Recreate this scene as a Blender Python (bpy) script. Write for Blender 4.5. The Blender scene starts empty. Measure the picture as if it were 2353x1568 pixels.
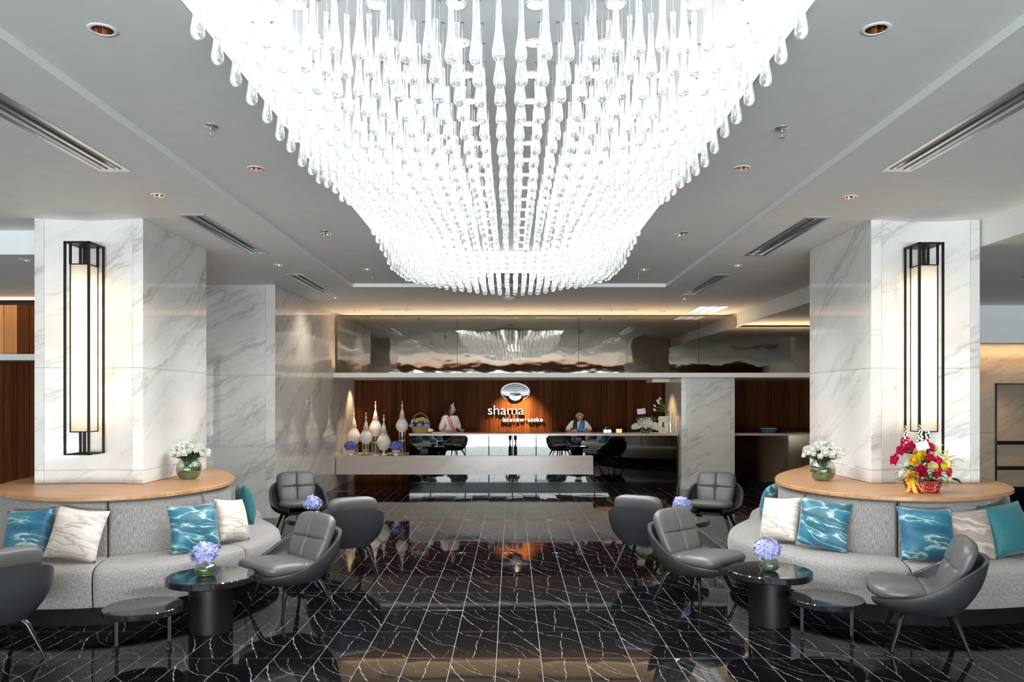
import bpy, bmesh, math, random
from mathutils import Vector, Matrix
R = math.radians
PI = math.pi
random.seed(7)
C = bpy.context.scene.collection
SC = bpy.context.scene

# ---------------------------------------------------------------- camera, world, lights, exposure
H = 1.745                                     # eye height
F = 1785.0                                    # focal length in pixels of the 2353 px wide frame
cd = bpy.data.cameras.new('camera'); cam = bpy.data.objects.new('camera', cd); C.objects.link(cam)
cam.location = (0, 0, H); cam.rotation_euler = (R(90), 0, 0)
cd.sensor_width = 36.0; cd.lens = 36.0 * F / 2353.0
cd.shift_y = 134.5 / 2353.0; cd.clip_start = 0.05; cd.clip_end = 200
SC.camera = cam
w = bpy.data.worlds.new('world'); SC.world = w; w.use_nodes = True
w.node_tree.nodes['Background'].inputs[0].default_value = (0.80, 0.90, 1.0, 1)
w.node_tree.nodes['Background'].inputs[1].default_value = 1.6
SC.view_settings.view_transform = 'Standard'; SC.view_settings.look = 'None'
SC.view_settings.gamma = 1.0; SC.view_settings.use_curve_mapping = False
SC.view_settings.exposure = 0.26
cy = SC.cycles
cy.use_denoising = True; cy.max_bounces = 9; cy.diffuse_bounces = 4; cy.glossy_bounces = 5
cy.transmission_bounces = 6; cy.transparent_max_bounces = 18; cy.caustics_reflective = True; cy.blur_glossy = 0.6; cy.caustics_refractive = False
cy.sample_clamp_indirect = 6.0; cy.use_adaptive_sampling = True; cy.adaptive_threshold = 0.03
COOL = (0.86, 0.93, 1.0); WARM = (1.0, 0.66, 0.36); WARMW = (1.0, 0.80, 0.58)

def area(name, loc, rot, sx, sy, power, col, spread=180):
    l = bpy.data.lights.new(name, 'AREA'); l.shape = 'RECTANGLE'; l.size = sx; l.size_y = sy
    l.energy = power; l.color = col; l.spread = R(spread)
    o = bpy.data.objects.new(name, l); C.objects.link(o); o.location = loc; o.rotation_euler = rot
    return o
def spot(name, loc, target, power, col, angle, blend=0.6, radius=0.04):
    l = bpy.data.lights.new(name, 'SPOT'); l.energy = power; l.color = col; l.spot_size = R(angle); l.spot_blend = blend
    l.shadow_soft_size = radius
    o = bpy.data.objects.new(name, l); C.objects.link(o); o.location = loc
    d = Vector(target) - Vector(loc); o.rotation_euler = d.to_track_quat('-Z', 'Y').to_euler()
    return o
# daylight through the glazed entrance front behind the camera
area('daylight_entrance', (0, -7.6, 1.5), (R(90), 0, 0), 17.0, 3.0, 420, COOL)
area('ceiling_fill', (0, -7.35, 0.14), (R(116), 0, 0), 16.0, 0.9, 4600, COOL)  # added fill aimed upward, put in to brighten the lobby ceiling
# lamps in the chandelier recess
for j in range(9):
    for i in range(3):
        spot('recess_lamp', (-0.92 + 0.86 * i, 2.9 + 0.9 * j, 3.70), (-0.92 + 0.86 * i, 2.9 + 0.9 * j, 0), 70, (0.93, 0.97, 1.0), 158, 0.6, 0.06)
# warm cove strip on top of the bronze mirror, reception downlights, logo accent
area('cove_strip', (0.45, 15.33, 3.345), (R(180), 0, 0), 7.6, 0.05, 10, WARM)
area('ledge_strip', (0.45, 15.125, 2.272), (R(180), 0, 0), 7.6, 0.04, 40, WARM, 140)
area('ledge_strip_right', (5.55, 15.125, 2.272), (R(180), 0, 0), 2.3, 0.04, 16, WARM, 130)
area('cove_strip_right', (5.6, 15.33, 3.12), (R(180), 0, 0), 2.3, 0.05, 8, WARM)
spot('logo_accent', (0.12, 16.55, 2.12), (0.12, 17.25, 1.25), 520, WARM, 78, 0.95)
spot('vase_accent', (-2.9, 15.75, 2.13), (-2.9, 15.85, 0.6), 48, WARMW, 80, 0.8)
spot('shelf_wall_accent', (-3.15, 16.6, 2.12), (-3.5, 16.7, 1.0), 42, WARM, 90, 0.8)
spot('flower_accent', (2.75, 16.0, 2.13), (3.1, 16.0, 1.2), 45, WARM, 90, 0.8)
for x in (-1.2, 1.35):
    spot('desk_downlight', (x, 15.75, 2.13), (x, 16.2, 1.0), 9, WARMW, 95, 0.8)
# warm coves at the sides of the lobby, and the entrance ceiling
area('cove_left_lounge', (-7.0, 11.2, 3.10), (R(180), 0, 0), 3.6, 0.06, 10, WARM)
spot('left_wall_accent', (-6.1, 11.1, 2.75), (-6.05, 11.45, 2.4), 5, WARM, 110, 0.8)
area('lift_lobby_cove', (8.6, 12.15, 2.62), (0, 0, 0), 3.6, 0.08, 110, WARM)
spot('lift_cab_lamp', (8.3, 13.0, 2.05), (8.3, 13.1, 0), 16, WARMW, 140, 0.8, 0.1)
for x in (-3.4, 0, 3.4):
    spot('entrance_uplight', (x, -1.5, 0.9), (x, -1.5, 3.4), 130, WARM, 150, 0.8, 0.2)

# ---------------------------------------------------------------- materials
def new_mat(name):
    m = bpy.data.materials.new(name); m.use_nodes = True
    nt = m.node_tree; b = nt.nodes['Principled BSDF']
    return m, nt, b
def N(nt, typ, **kw):
    n = nt.nodes.new(typ)
    for k, v in kw.items():
        if k.startswith('i_'):
            n.inputs[int(k[2:])].default_value = v
        else:
            setattr(n, k, v)
    return n
def L(nt, a, b): nt.links.new(a, b)
def out(n, k=0): return n.outputs[k]
def math_n(nt, op, a, b=None, c=None, clamp=False):
    n = nt.nodes.new('ShaderNodeMath'); n.operation = op; n.use_clamp = clamp
    for i, v in enumerate((a, b, c)):
        if v is None: continue
        if isinstance(v, (int, float)): n.inputs[i].default_value = v
        else: nt.links.new(v, n.inputs[i])
    return n.outputs[0]
def coords(nt, kind='Object', scale=(1, 1, 1), rot=(0, 0, 0)):
    t = nt.nodes.new('ShaderNodeTexCoord'); mp = nt.nodes.new('ShaderNodeMapping')
    nt.links.new(t.outputs[kind], mp.inputs[0]); mp.inputs['Scale'].default_value = scale; mp.inputs['Rotation'].default_value = rot
    return mp.outputs[0]
def noise(nt, vec, scale, detail=4, rough=0.55, dist=0.0):
    n = nt.nodes.new('ShaderNodeTexNoise'); nt.links.new(vec, n.inputs['Vector'])
    n.inputs['Scale'].default_value = scale; n.inputs['Detail'].default_value = detail
    n.inputs['Roughness'].default_value = rough; n.inputs['Distortion'].default_value = dist
    return n
def ramp(nt, fac, stops, interp='LINEAR'):
    r = nt.nodes.new('ShaderNodeValToRGB'); r.color_ramp.interpolation = interp
    e = r.color_ramp.elements
    while len(e) < len(stops): e.new(0.5)
    for el, (p, c) in zip(e, stops):
        el.position = p; el.color = (c[0], c[1], c[2], 1) if not isinstance(c, (int, float)) else (c, c, c, 1)
    nt.links.new(fac, r.inputs[0]); return r.outputs[0]
def mixc(nt, fac, a, b):
    m = nt.nodes.new('ShaderNodeMix'); m.data_type = 'RGBA'
    for sock, v in ((m.inputs[0], fac), (m.inputs[6], a), (m.inputs[7], b)):
        if isinstance(v, (int, float)): sock.default_value = v
        elif isinstance(v, tuple): sock.default_value = (v[0], v[1], v[2], 1)
        else: nt.links.new(v, sock)
    return m.outputs[2]
def bump(nt, b, height, strength, dist=0.01):
    n = nt.nodes.new('ShaderNodeBump'); n.inputs['Strength'].default_value = strength; n.inputs['Distance'].default_value = dist
    nt.links.new(height, n.inputs['Height']); nt.links.new(n.outputs[0], b.inputs['Normal'])
def plain(name, col, rough=0.5, metal=0.0, spec=0.5, var=0.06, scale=30, coat=0.0, bumps=0.0, sheen=0.0, trans=0.0):
    m, nt, b = new_mat(name)
    v = coords(nt); n = noise(nt, v, scale, 3)
    a = tuple(c * (1 - var) for c in col); d = tuple(min(1, c * (1 + var)) for c in col)
    L(nt, ramp(nt, out(n), [(0.3, a), (0.7, d)]), b.inputs['Base Color'])
    b.inputs['Roughness'].default_value = rough; b.inputs['Metallic'].default_value = metal
    b.inputs['Specular IOR Level'].default_value = spec; b.inputs['Coat Weight'].default_value = coat
    b.inputs['Sheen Weight'].default_value = sheen
    if bumps: bump(nt, b, out(n), bumps, 0.002)
    return m
def emitter(name, col, strength):
    m, nt, b = new_mat(name); nt.nodes.remove(b)
    e = N(nt, 'ShaderNodeEmission'); e.inputs[0].default_value = (*col, 1); e.inputs[1].default_value = strength
    L(nt, out(e), nt.nodes['Material Output'].inputs[0]); return m
def thin_glass(name, col, base=0.06, edge=0.6):
    m, nt, b = new_mat(name); nt.nodes.remove(b)
    t = N(nt, 'ShaderNodeBsdfTransparent'); t.inputs[0].default_value = (*col, 1)
    g = N(nt, 'ShaderNodeBsdfGlossy'); g.inputs['Roughness'].default_value = 0.03
    lw = N(nt, 'ShaderNodeLayerWeight'); lw.inputs[0].default_value = 0.35
    f = math_n(nt, 'MULTIPLY_ADD', lw.outputs['Facing'], edge, base)
    f = math_n(nt, 'MINIMUM', f, 1.0)
    mx = N(nt, 'ShaderNodeMixShader'); L(nt, f, mx.inputs[0]); L(nt, out(t), mx.inputs[1]); L(nt, out(g), mx.inputs[2])
    L(nt, out(mx), nt.nodes['Material Output'].inputs[0]); return m

MAT = {}
MAT['paint'] = plain('white_ceiling_paint', (0.84, 0.84, 0.83), 0.75, var=0.02, scale=6)
MAT['trimwhite'] = plain('white_trim_paint', (0.84, 0.84, 0.83), 0.45, var=0.02)
MAT['blackmetal'] = plain('black_metal', (0.010, 0.010, 0.011), 0.42, 0.0, spec=0.25)
MAT['leg'] = plain('dark_bronze_leg', (0.010, 0.0095, 0.009), 0.22, 0.2)
MAT['chrome'] = plain('chrome', (0.22, 0.22, 0.23), 0.10, 1.0, var=0.01)
MAT['copper'] = plain('copper_reflector', (0.62, 0.36, 0.22), 0.18, 1.0)
MAT['alu'] = plain('aluminium', (0.60, 0.61, 0.62), 0.35, 0.9)
MAT['dark'] = plain('dark_void', (0.012, 0.013, 0.015), 0.8)
MAT['ductgrey'] = plain('duct_grey', (0.20, 0.21, 0.22), 0.5)
MAT['grout'] = plain('grey_grout', (0.20, 0.20, 0.21), 0.6)
MAT['plinth'] = plain('black_plinth', (0.006, 0.006, 0.006), 0.6, spec=0.15)
MAT['black_gloss'] = plain('black_gloss', (0.006, 0.006, 0.007), 0.08, spec=0.5)
MAT['black_satin'] = plain('black_satin', (0.007, 0.007, 0.008), 0.4, spec=0.25)

def marble(name, base, vein, rough=0.09, spec=0.5):
    m, nt, b = new_mat(name)
    t = N(nt, 'ShaderNodeUVMap')
    mp = N(nt, 'ShaderNodeMapping'); L(nt, out(t), mp.inputs[0]); mp.inputs['Rotation'].default_value = (0, 0, R(-30))
    warp = noise(nt, out(mp), 1.3, 3, 0.6)
    wv = N(nt, 'ShaderNodeVectorMath', operation='SCALE'); L(nt, out(warp, 1), wv.inputs[0]); wv.inputs[3].default_value = 0.34
    av = N(nt, 'ShaderNodeVectorMath', operation='ADD'); L(nt, out(mp), av.inputs[0]); L(nt, out(wv), av.inputs[1])
    st = N(nt, 'ShaderNodeMapping'); L(nt, out(av), st.inputs[0]); st.inputs['Scale'].default_value = (0.5, 3.3, 1)
    n1 = noise(nt, out(st), 1.0, 5, 0.55)
    r1 = math_n(nt, 'ABSOLUTE', math_n(nt, 'SUBTRACT', out(n1), 0.5))
    v1 = ramp(nt, r1, [(0.0, 0.85), (0.010, 0.4), (0.055, 0.0)])
    st2 = N(nt, 'ShaderNodeMapping'); L(nt, out(av), st2.inputs[0]); st2.inputs['Scale'].default_value = (0.95, 6.6, 1); st2.inputs['Location'].default_value = (3.7, 1.9, 0)
    n2 = noise(nt, out(st2), 1.0, 4, 0.5)
    v2 = ramp(nt, math_n(nt, 'ABSOLUTE', math_n(nt, 'SUBTRACT', out(n2), 0.5)), [(0.0, 0.6), (0.03, 0.1), (0.06, 0.0)])
    msk = ramp(nt, out(noise(nt, out(st), 0.9, 2)), [(0.44, 0.0), (0.62, 1.0)])
    v = math_n(nt, 'MULTIPLY', math_n(nt, 'MAXIMUM', v1, v2), math_n(nt, 'MULTIPLY_ADD', msk, 0.66, 0.06))
    cloud = ramp(nt, out(noise(nt, out(st), 0.6, 3)), [(0.3, tuple(c * 0.90 for c in base)), (0.65, base)])
    L(nt, mixc(nt, v, cloud, vein), b.inputs['Base Color'])
    b.inputs['Roughness'].default_value = rough; b.inputs['Specular IOR Level'].default_value = spec
    return m
MAT['marble'] = marble('white_marble', (0.80, 0.785, 0.75), (0.24, 0.21, 0.18), 0.055)
MAT['marble_warmlit'] = marble('warm_lit_marble', (0.52, 0.40, 0.29), (0.30, 0.22, 0.16), 0.2)  # marble with the lift lobby's warm light put into its colour
MAT['marble_warm'] = marble('cream_marble', (0.62, 0.54, 0.475), (0.36, 0.31, 0.27), 0.2)

def tile_mat(name, veins, seed):
    m, nt, b = new_mat(name)
    uv = out(N(nt, 'ShaderNodeUVMap'))
    nz = noise(nt, uv, 26.0, 3, 0.6)
    sub = N(nt, 'ShaderNodeVectorMath', operation='SUBTRACT'); L(nt, out(nz, 1), sub.inputs[0]); sub.inputs[1].default_value = (0.5, 0.5, 0.5)
    sc_ = N(nt, 'ShaderNodeVectorMath', operation='SCALE'); L(nt, out(sub), sc_.inputs[0]); sc_.inputs[3].default_value = 0.036
    wp = N(nt, 'ShaderNodeVectorMath', operation='ADD'); L(nt, uv, wp.inputs[0]); L(nt, out(sc_), wp.inputs[1])
    flat = N(nt, 'ShaderNodeVectorMath', operation='MULTIPLY'); L(nt, out(wp), flat.inputs[0]); flat.inputs[1].default_value = (1, 1, 0)
    p = out(flat)
    total = None
    for pts, wd, inten in veins:
        dmin = None
        for (ax, ay), (bx, by) in zip(pts[:-1], pts[1:]):
            ab = Vector((bx - ax, by - ay, 0)); l2 = ab.length_squared
            pa = N(nt, 'ShaderNodeVectorMath', operation='SUBTRACT'); L(nt, p, pa.inputs[0]); pa.inputs[1].default_value = (ax, ay, 0)
            dt = N(nt, 'ShaderNodeVectorMath', operation='DOT_PRODUCT'); L(nt, out(pa), dt.inputs[0]); dt.inputs[1].default_value = ab / l2
            hh = math_n(nt, 'ADD', dt.outputs['Value'], 0.0, clamp=True)
            s2 = N(nt, 'ShaderNodeVectorMath', operation='SCALE'); s2.inputs[0].default_value = ab; L(nt, hh, s2.inputs[3])
            df = N(nt, 'ShaderNodeVectorMath', operation='DISTANCE'); L(nt, out(pa), df.inputs[0]); L(nt, out(s2), df.inputs[1])
            dmin = df.outputs['Value'] if dmin is None else math_n(nt, 'MINIMUM', dmin, df.outputs['Value'])
        e = math_n(nt, 'SUBTRACT', 1.0, math_n(nt, 'DIVIDE', dmin, wd), clamp=True)
        e = math_n(nt, 'MULTIPLY', math_n(nt, 'POWER', e, 0.8), inten * 0.8)
        total = e if total is None else math_n(nt, 'MAXIMUM', total, e)
    brk = ramp(nt, out(noise(nt, uv, 19.0, 3, 0.6)), [(0.38, 0.12), (0.60, 1.0)])
    f = math_n(nt, 'MULTIPLY', total, brk)
    L(nt, mixc(nt, f, (0.0035, 0.0035, 0.0045), (0.78, 0.76, 0.74)), b.inputs['Base Color'])
    b.inputs['Roughness'].default_value = 0.03; b.inputs['Specular IOR Level'].default_value = 0.17
    big = noise(nt, coords(nt, 'Object'), 3.0, 1)
    bump(nt, b, out(big), 0.012, 0.05)
    return m
MAT['tile_a'] = tile_mat('black_marble_tile_a', [
    ([(0.0, 0.59), (0.06, 0.47), (0.13, 0.36), (0.21, 0.29), (0.30, 0.26)], 0.0022, 0.6),
    ([(0.0, 0.46), (0.05, 0.30), (0.12, 0.16), (0.185, 0.0)], 0.0030, 0.85),
    ([(0.10, 0.60), (0.13, 0.46), (0.20, 0.33)], 0.0020, 0.6),
    ([(0.30, 0.26), (0.26, 0.13), (0.235, 0.0)], 0.0018, 0.4),
    ([(0.20, 0.52), (0.27, 0.47), (0.30, 0.40)], 0.0015, 0.3)], 1)
MAT['tile_b'] = tile_mat('black_marble_tile_b', [
    ([(0.16, 0.60), (0.145, 0.40), (0.15, 0.30), (0.12, 0.0)], 0.0026, 0.8),
    ([(0.0, 0.26), (0.08, 0.18), (0.15, 0.12), (0.24, 0.09), (0.30, 0.0)], 0.0022, 0.65),
    ([(0.02, 0.50), (0.07, 0.44), (0.09, 0.33)], 0.0016, 0.35),
    ([(0.19, 0.50), (0.26, 0.42), (0.30, 0.36)], 0.0015, 0.3)], 2)

def table_stone():
    m, nt, b = new_mat('black_marble_top')
    v = coords(nt); n = noise(nt, v, 3.2, 4, 0.6, 0.4)
    r = ramp(nt, math_n(nt, 'ABSOLUTE', math_n(nt, 'SUBTRACT', out(n), 0.5)), [(0.0, 0.5), (0.006, 0.0)])
    k = ramp(nt, out(noise(nt, v, 2.0, 2)), [(0.52, 0.0), (0.64, 1.0)])
    L(nt, mixc(nt, math_n(nt, 'MULTIPLY', r, k), (0.010, 0.010, 0.012), (0.6, 0.58, 0.56)), b.inputs['Base Color'])
    b.inputs['Roughness'].default_value = 0.07; b.inputs['Specular IOR Level'].default_value = 0.7
    return m
MAT['stone'] = table_stone()

def wood(name, dark, light, scale=(30, 30, 1.4), rough=0.4, kind='Object', spec=0.4):
    m, nt, b = new_mat(name)
    v = coords(nt, kind, scale); n = noise(nt, v, 1.0, 5, 0.6, 0.3)
    oi = N(nt, 'ShaderNodeObjectInfo')
    f = math_n(nt, 'ADD', out(n), math_n(nt, 'MULTIPLY_ADD', oi.outputs['Random'], 0.24, -0.12))
    L(nt, ramp(nt, f, [(0.28, dark), (0.72, light)]), b.inputs['Base Color'])
    b.inputs['Roughness'].default_value = rough; b.inputs['Specular IOR Level'].default_value = spec
    return m
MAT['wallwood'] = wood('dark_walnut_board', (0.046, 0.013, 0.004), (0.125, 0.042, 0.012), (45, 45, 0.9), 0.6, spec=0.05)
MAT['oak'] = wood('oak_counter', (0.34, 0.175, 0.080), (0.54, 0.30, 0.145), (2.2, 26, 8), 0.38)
MAT['litwood'] = wood('lit_wood', (0.40, 0.19, 0.07), (0.55, 0.28, 0.11), (20, 20, 1), 0.45)  # wall boards with a warm glow put into their colour
MAT['entranceceil'] = wood('copper_wood_ceiling', (0.30, 0.115, 0.035), (0.40, 0.165, 0.055), (2, 14, 1), 0.5)

def fabric():
    m, nt, b = new_mat('grey_heather_fabric')
    uv = out(N(nt, 'ShaderNodeUVMap'))
    mp = N(nt, 'ShaderNodeMapping'); L(nt, uv, mp.inputs[0]); mp.inputs['Scale'].default_value = (170, 36, 1)
    n1 = noise(nt, out(mp), 1.0, 4, 0.65)
    mp2 = N(nt, 'ShaderNodeMapping'); L(nt, uv, mp2.inputs[0]); mp2.inputs['Scale'].default_value = (210, 90, 1); mp2.inputs['Location'].default_value = (9, 4, 0)
    n2 = noise(nt, out(mp2), 1.0, 2, 0.5)
    c = ramp(nt, out(n1), [(0.30, (0.125, 0.118, 0.110)), (0.55, (0.265, 0.252, 0.236)), (0.75, (0.45, 0.43, 0.405))])
    L(nt, mixc(nt, ramp(nt, out(n2), [(0.66, 0.0), (0.74, 0.8)]), c, (0.72, 0.70, 0.67)), b.inputs['Base Color'])
    b.inputs['Roughness'].default_value = 0.75; b.inputs['Sheen Weight'].default_value = 0.25; b.inputs['Specular IOR Level'].default_value = 0.3
    bump(nt, b, out(n1), 0.35, 0.003)
    return m
MAT['fabric'] = fabric()
def leather(name, col):
    m, nt, b = new_mat(name)
    v = coords(nt); n = noise(nt, v, 160, 3, 0.6); n2 = noise(nt, v, 5, 3)
    L(nt, ramp(nt, out(n2), [(0.3, tuple(c * 0.9 for c in col)), (0.7, tuple(c * 1.12 for c in col))]), b.inputs['Base Color'])
    b.inputs['Roughness'].default_value = 0.38; b.inputs['Specular IOR Level'].default_value = 0.5
    bump(nt, b, out(n), 0.12, 0.0015)
    return m
MAT['leather'] = leather('grey_leather', (0.088, 0.087, 0.084))
MAT['leather_dark'] = leather('charcoal_leather_shell', (0.034, 0.036, 0.039))

def pillow_mat(name, stops, seed, scale=3.4):
    m, nt, b = new_mat(name)
    uv = out(N(nt, 'ShaderNodeUVMap'))
    mp = N(nt, 'ShaderNodeMapping'); L(nt, uv, mp.inputs[0]); mp.inputs['Location'].default_value = (seed, seed * 1.7, 0); mp.inputs['Rotation'].default_value = (0, 0, R(12))
    wn = noise(nt, out(mp), 1.6, 3, 0.55)
    wv = N(nt, 'ShaderNodeVectorMath', operation='SCALE'); L(nt, out(wn, 1), wv.inputs[0]); wv.inputs[3].default_value = 0.30
    av = N(nt, 'ShaderNodeVectorMath', operation='ADD'); L(nt, out(mp), av.inputs[0]); L(nt, out(wv), av.inputs[1])
    st = N(nt, 'ShaderNodeMapping'); L(nt, out(av), st.inputs[0]); st.inputs['Scale'].default_value = (0.62, scale * .82, 1)
    n = noise(nt, out(st), 1.15, 4, 0.55, 0.35)
    L(nt, ramp(nt, out(n), stops), b.inputs['Base Color'])
    b.inputs['Roughness'].default_value = 0.42; b.inputs['Sheen Weight'].default_value = 0.2; b.inputs['Specular IOR Level'].default_value = 0.4
    bump(nt, b, out(noise(nt, out(st), 2.0, 2)), 0.4, 0.01)
    return m
BL = [(0.28, (0.004, 0.035, 0.06)), (0.38, (0.008, 0.085, 0.16)), (0.47, (0.02, 0.15, 0.22)), (0.505, (0.05, 0.21, 0.26)), (0.525, (0.45, 0.56, 0.56)), (0.545, (0.03, 0.15, 0.20)), (0.64, (0.008, 0.075, 0.10)), (0.74, (0.16, 0.34, 0.40))]
BG = [(0.28, (0.42, 0.36, 0.31)), (0.40, (0.60, 0.52, 0.46)), (0.48, (0.70, 0.66, 0.56)), (0.52, (0.44, 0.36, 0.31)), (0.56, (0.74, 0.70, 0.62)), (0.66, (0.55, 0.46, 0.42)), (0.75, (0.72, 0.69, 0.63))]
TP = [(0.28, (0.24, 0.19, 0.16)), (0.42, (0.36, 0.29, 0.25)), (0.49, (0.56, 0.52, 0.47)), (0.54, (0.30, 0.24, 0.20)), (0.66, (0.42, 0.36, 0.31)), (0.75, (0.60, 0.56, 0.50))]
MAT['pil_blue'] = pillow_mat('blue_wave_print', BL, 1.3)
MAT['pil_blue2'] = pillow_mat('deep_blue_wave_print', BL, 4.1)
MAT['pil_beige'] = pillow_mat('beige_wave_print', BG, 2.2)
MAT['pil_taupe'] = pillow_mat('taupe_wave_print', TP, 6.6)
MAT['pil_teal'] = plain('plain_teal_cloth', (0.008, 0.125, 0.14), 0.6, var=0.1, scale=60, sheen=0.2)

def mirror(name, col, rough, wave, scale):
    m, nt, b = new_mat(name)
    v = coords(nt, 'Object', (1, 1, 1.6)); n = noise(nt, v, scale, 2, 0.4)
    b.inputs['Base Color'].default_value = (*col, 1); b.inputs['Metallic'].default_value = 1.0; b.inputs['Roughness'].default_value = rough
    cl = ramp(nt, out(noise(nt, v, 2.0, 2)), [(0.3, tuple(c * 0.95 for c in col)), (0.7, col)])
    L(nt, cl, b.inputs['Base Color'])
    bump(nt, b, out(n), wave, 0.05)
    return m
MAT['bronze_mirror'] = mirror('bronze_mirror', (0.335, 0.31, 0.26), 0.03, 0.05, 1.9)
MAT['black_mirror'] = mirror('smoked_mirror', (0.24, 0.235, 0.22), 0.012, 0.0015, 1.2)
MAT['bronze_panel'] = mirror('dark_bronze_panel', (0.20, 0.165, 0.115), 0.05, 0.004, 1.2)

def drop_mat():
    m, nt, b = new_mat('crystal_drop'); nt.nodes.remove(b)
    lw = N(nt, 'ShaderNodeLayerWeight'); lw.inputs[0].default_value = 0.5
    gs = N(nt, 'ShaderNodeBsdfGlass'); gs.inputs['IOR'].default_value = 1.42; gs.inputs['Roughness'].default_value = 0.0
    tr = N(nt, 'ShaderNodeBsdfTransparent'); tr.inputs[0].default_value = (0.93, 0.96, 0.97, 1)
    di = N(nt, 'ShaderNodeBsdfDiffuse'); di.inputs[0].default_value = (0.95, 0.97, 1.0, 1)
    tl = N(nt, 'ShaderNodeBsdfTranslucent'); tl.inputs[0].default_value = (0.95, 0.97, 1.0, 1)
    gl = N(nt, 'ShaderNodeBsdfGlossy'); gl.inputs['Roughness'].default_value = 0.08
    a = N(nt, 'ShaderNodeMixShader', i_0=0.55); L(nt, out(di), a.inputs[1]); L(nt, out(tl), a.inputs[2])
    f = ramp(nt, lw.outputs['Facing'], [(0.0, 0.03), (0.40, 0.09), (0.74, 0.72)])
    mx = N(nt, 'ShaderNodeMixShader'); tg = N(nt, 'ShaderNodeMixShader', i_0=0.72); L(nt, out(tr), tg.inputs[1]); L(nt, out(gs), tg.inputs[2])
    L(nt, f, mx.inputs[0]); L(nt, out(tg), mx.inputs[1]); L(nt, out(a), mx.inputs[2])
    g2 = N(nt, 'ShaderNodeMixShader', i_0=0.14); L(nt, out(mx), g2.inputs[1]); L(nt, out(gl), g2.inputs[2])
    L(nt, out(g2), nt.nodes['Material Output'].inputs[0]); return m
MAT['drop'] = drop_mat()
MAT['glass'] = thin_glass('clear_glass', (0.95, 0.98, 0.96))
MAT['pane'] = thin_glass('window_glass', (0.97, 0.99, 0.98), 0.03, 0.3)
MAT['water'] = thin_glass('vase_water', (0.93, 0.96, 0.90), 0.02, 0.12)
MAT['led'] = emitter('recess_led', (0.95, 0.98, 1.0), 30)
MAT['ledstrip'] = emitter('cool_led_strip', (0.95, 0.98, 1.0), 4.5)
def linen():
    m, nt, b = new_mat('linen_shade'); nt.nodes.remove(b)
    tl = N(nt, 'ShaderNodeBsdfTranslucent'); tl.inputs[0].default_value = (0.96, 0.92, 0.86, 1)
    di = N(nt, 'ShaderNodeBsdfDiffuse'); di.inputs[0].default_value = (0.85, 0.82, 0.77, 1)
    mx = N(nt, 'ShaderNodeMixShader', i_0=0.3); L(nt, out(tl), mx.inputs[1]); L(nt, out(di), mx.inputs[2]); L(nt, out(mx), nt.nodes['Material Output'].inputs[0]); return m
MAT['lampshade'] = linen()
MAT['lamp_tube'] = emitter('warm_lamp_tube', (1.0, 0.84, 0.62), 11)
MAT['tube'] = emitter('fluorescent_tube', (1.0, 0.98, 0.95), 9)
MAT['warmled'] = emitter('warm_led_strip', (1.0, 0.70, 0.40), 1.2)

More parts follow.
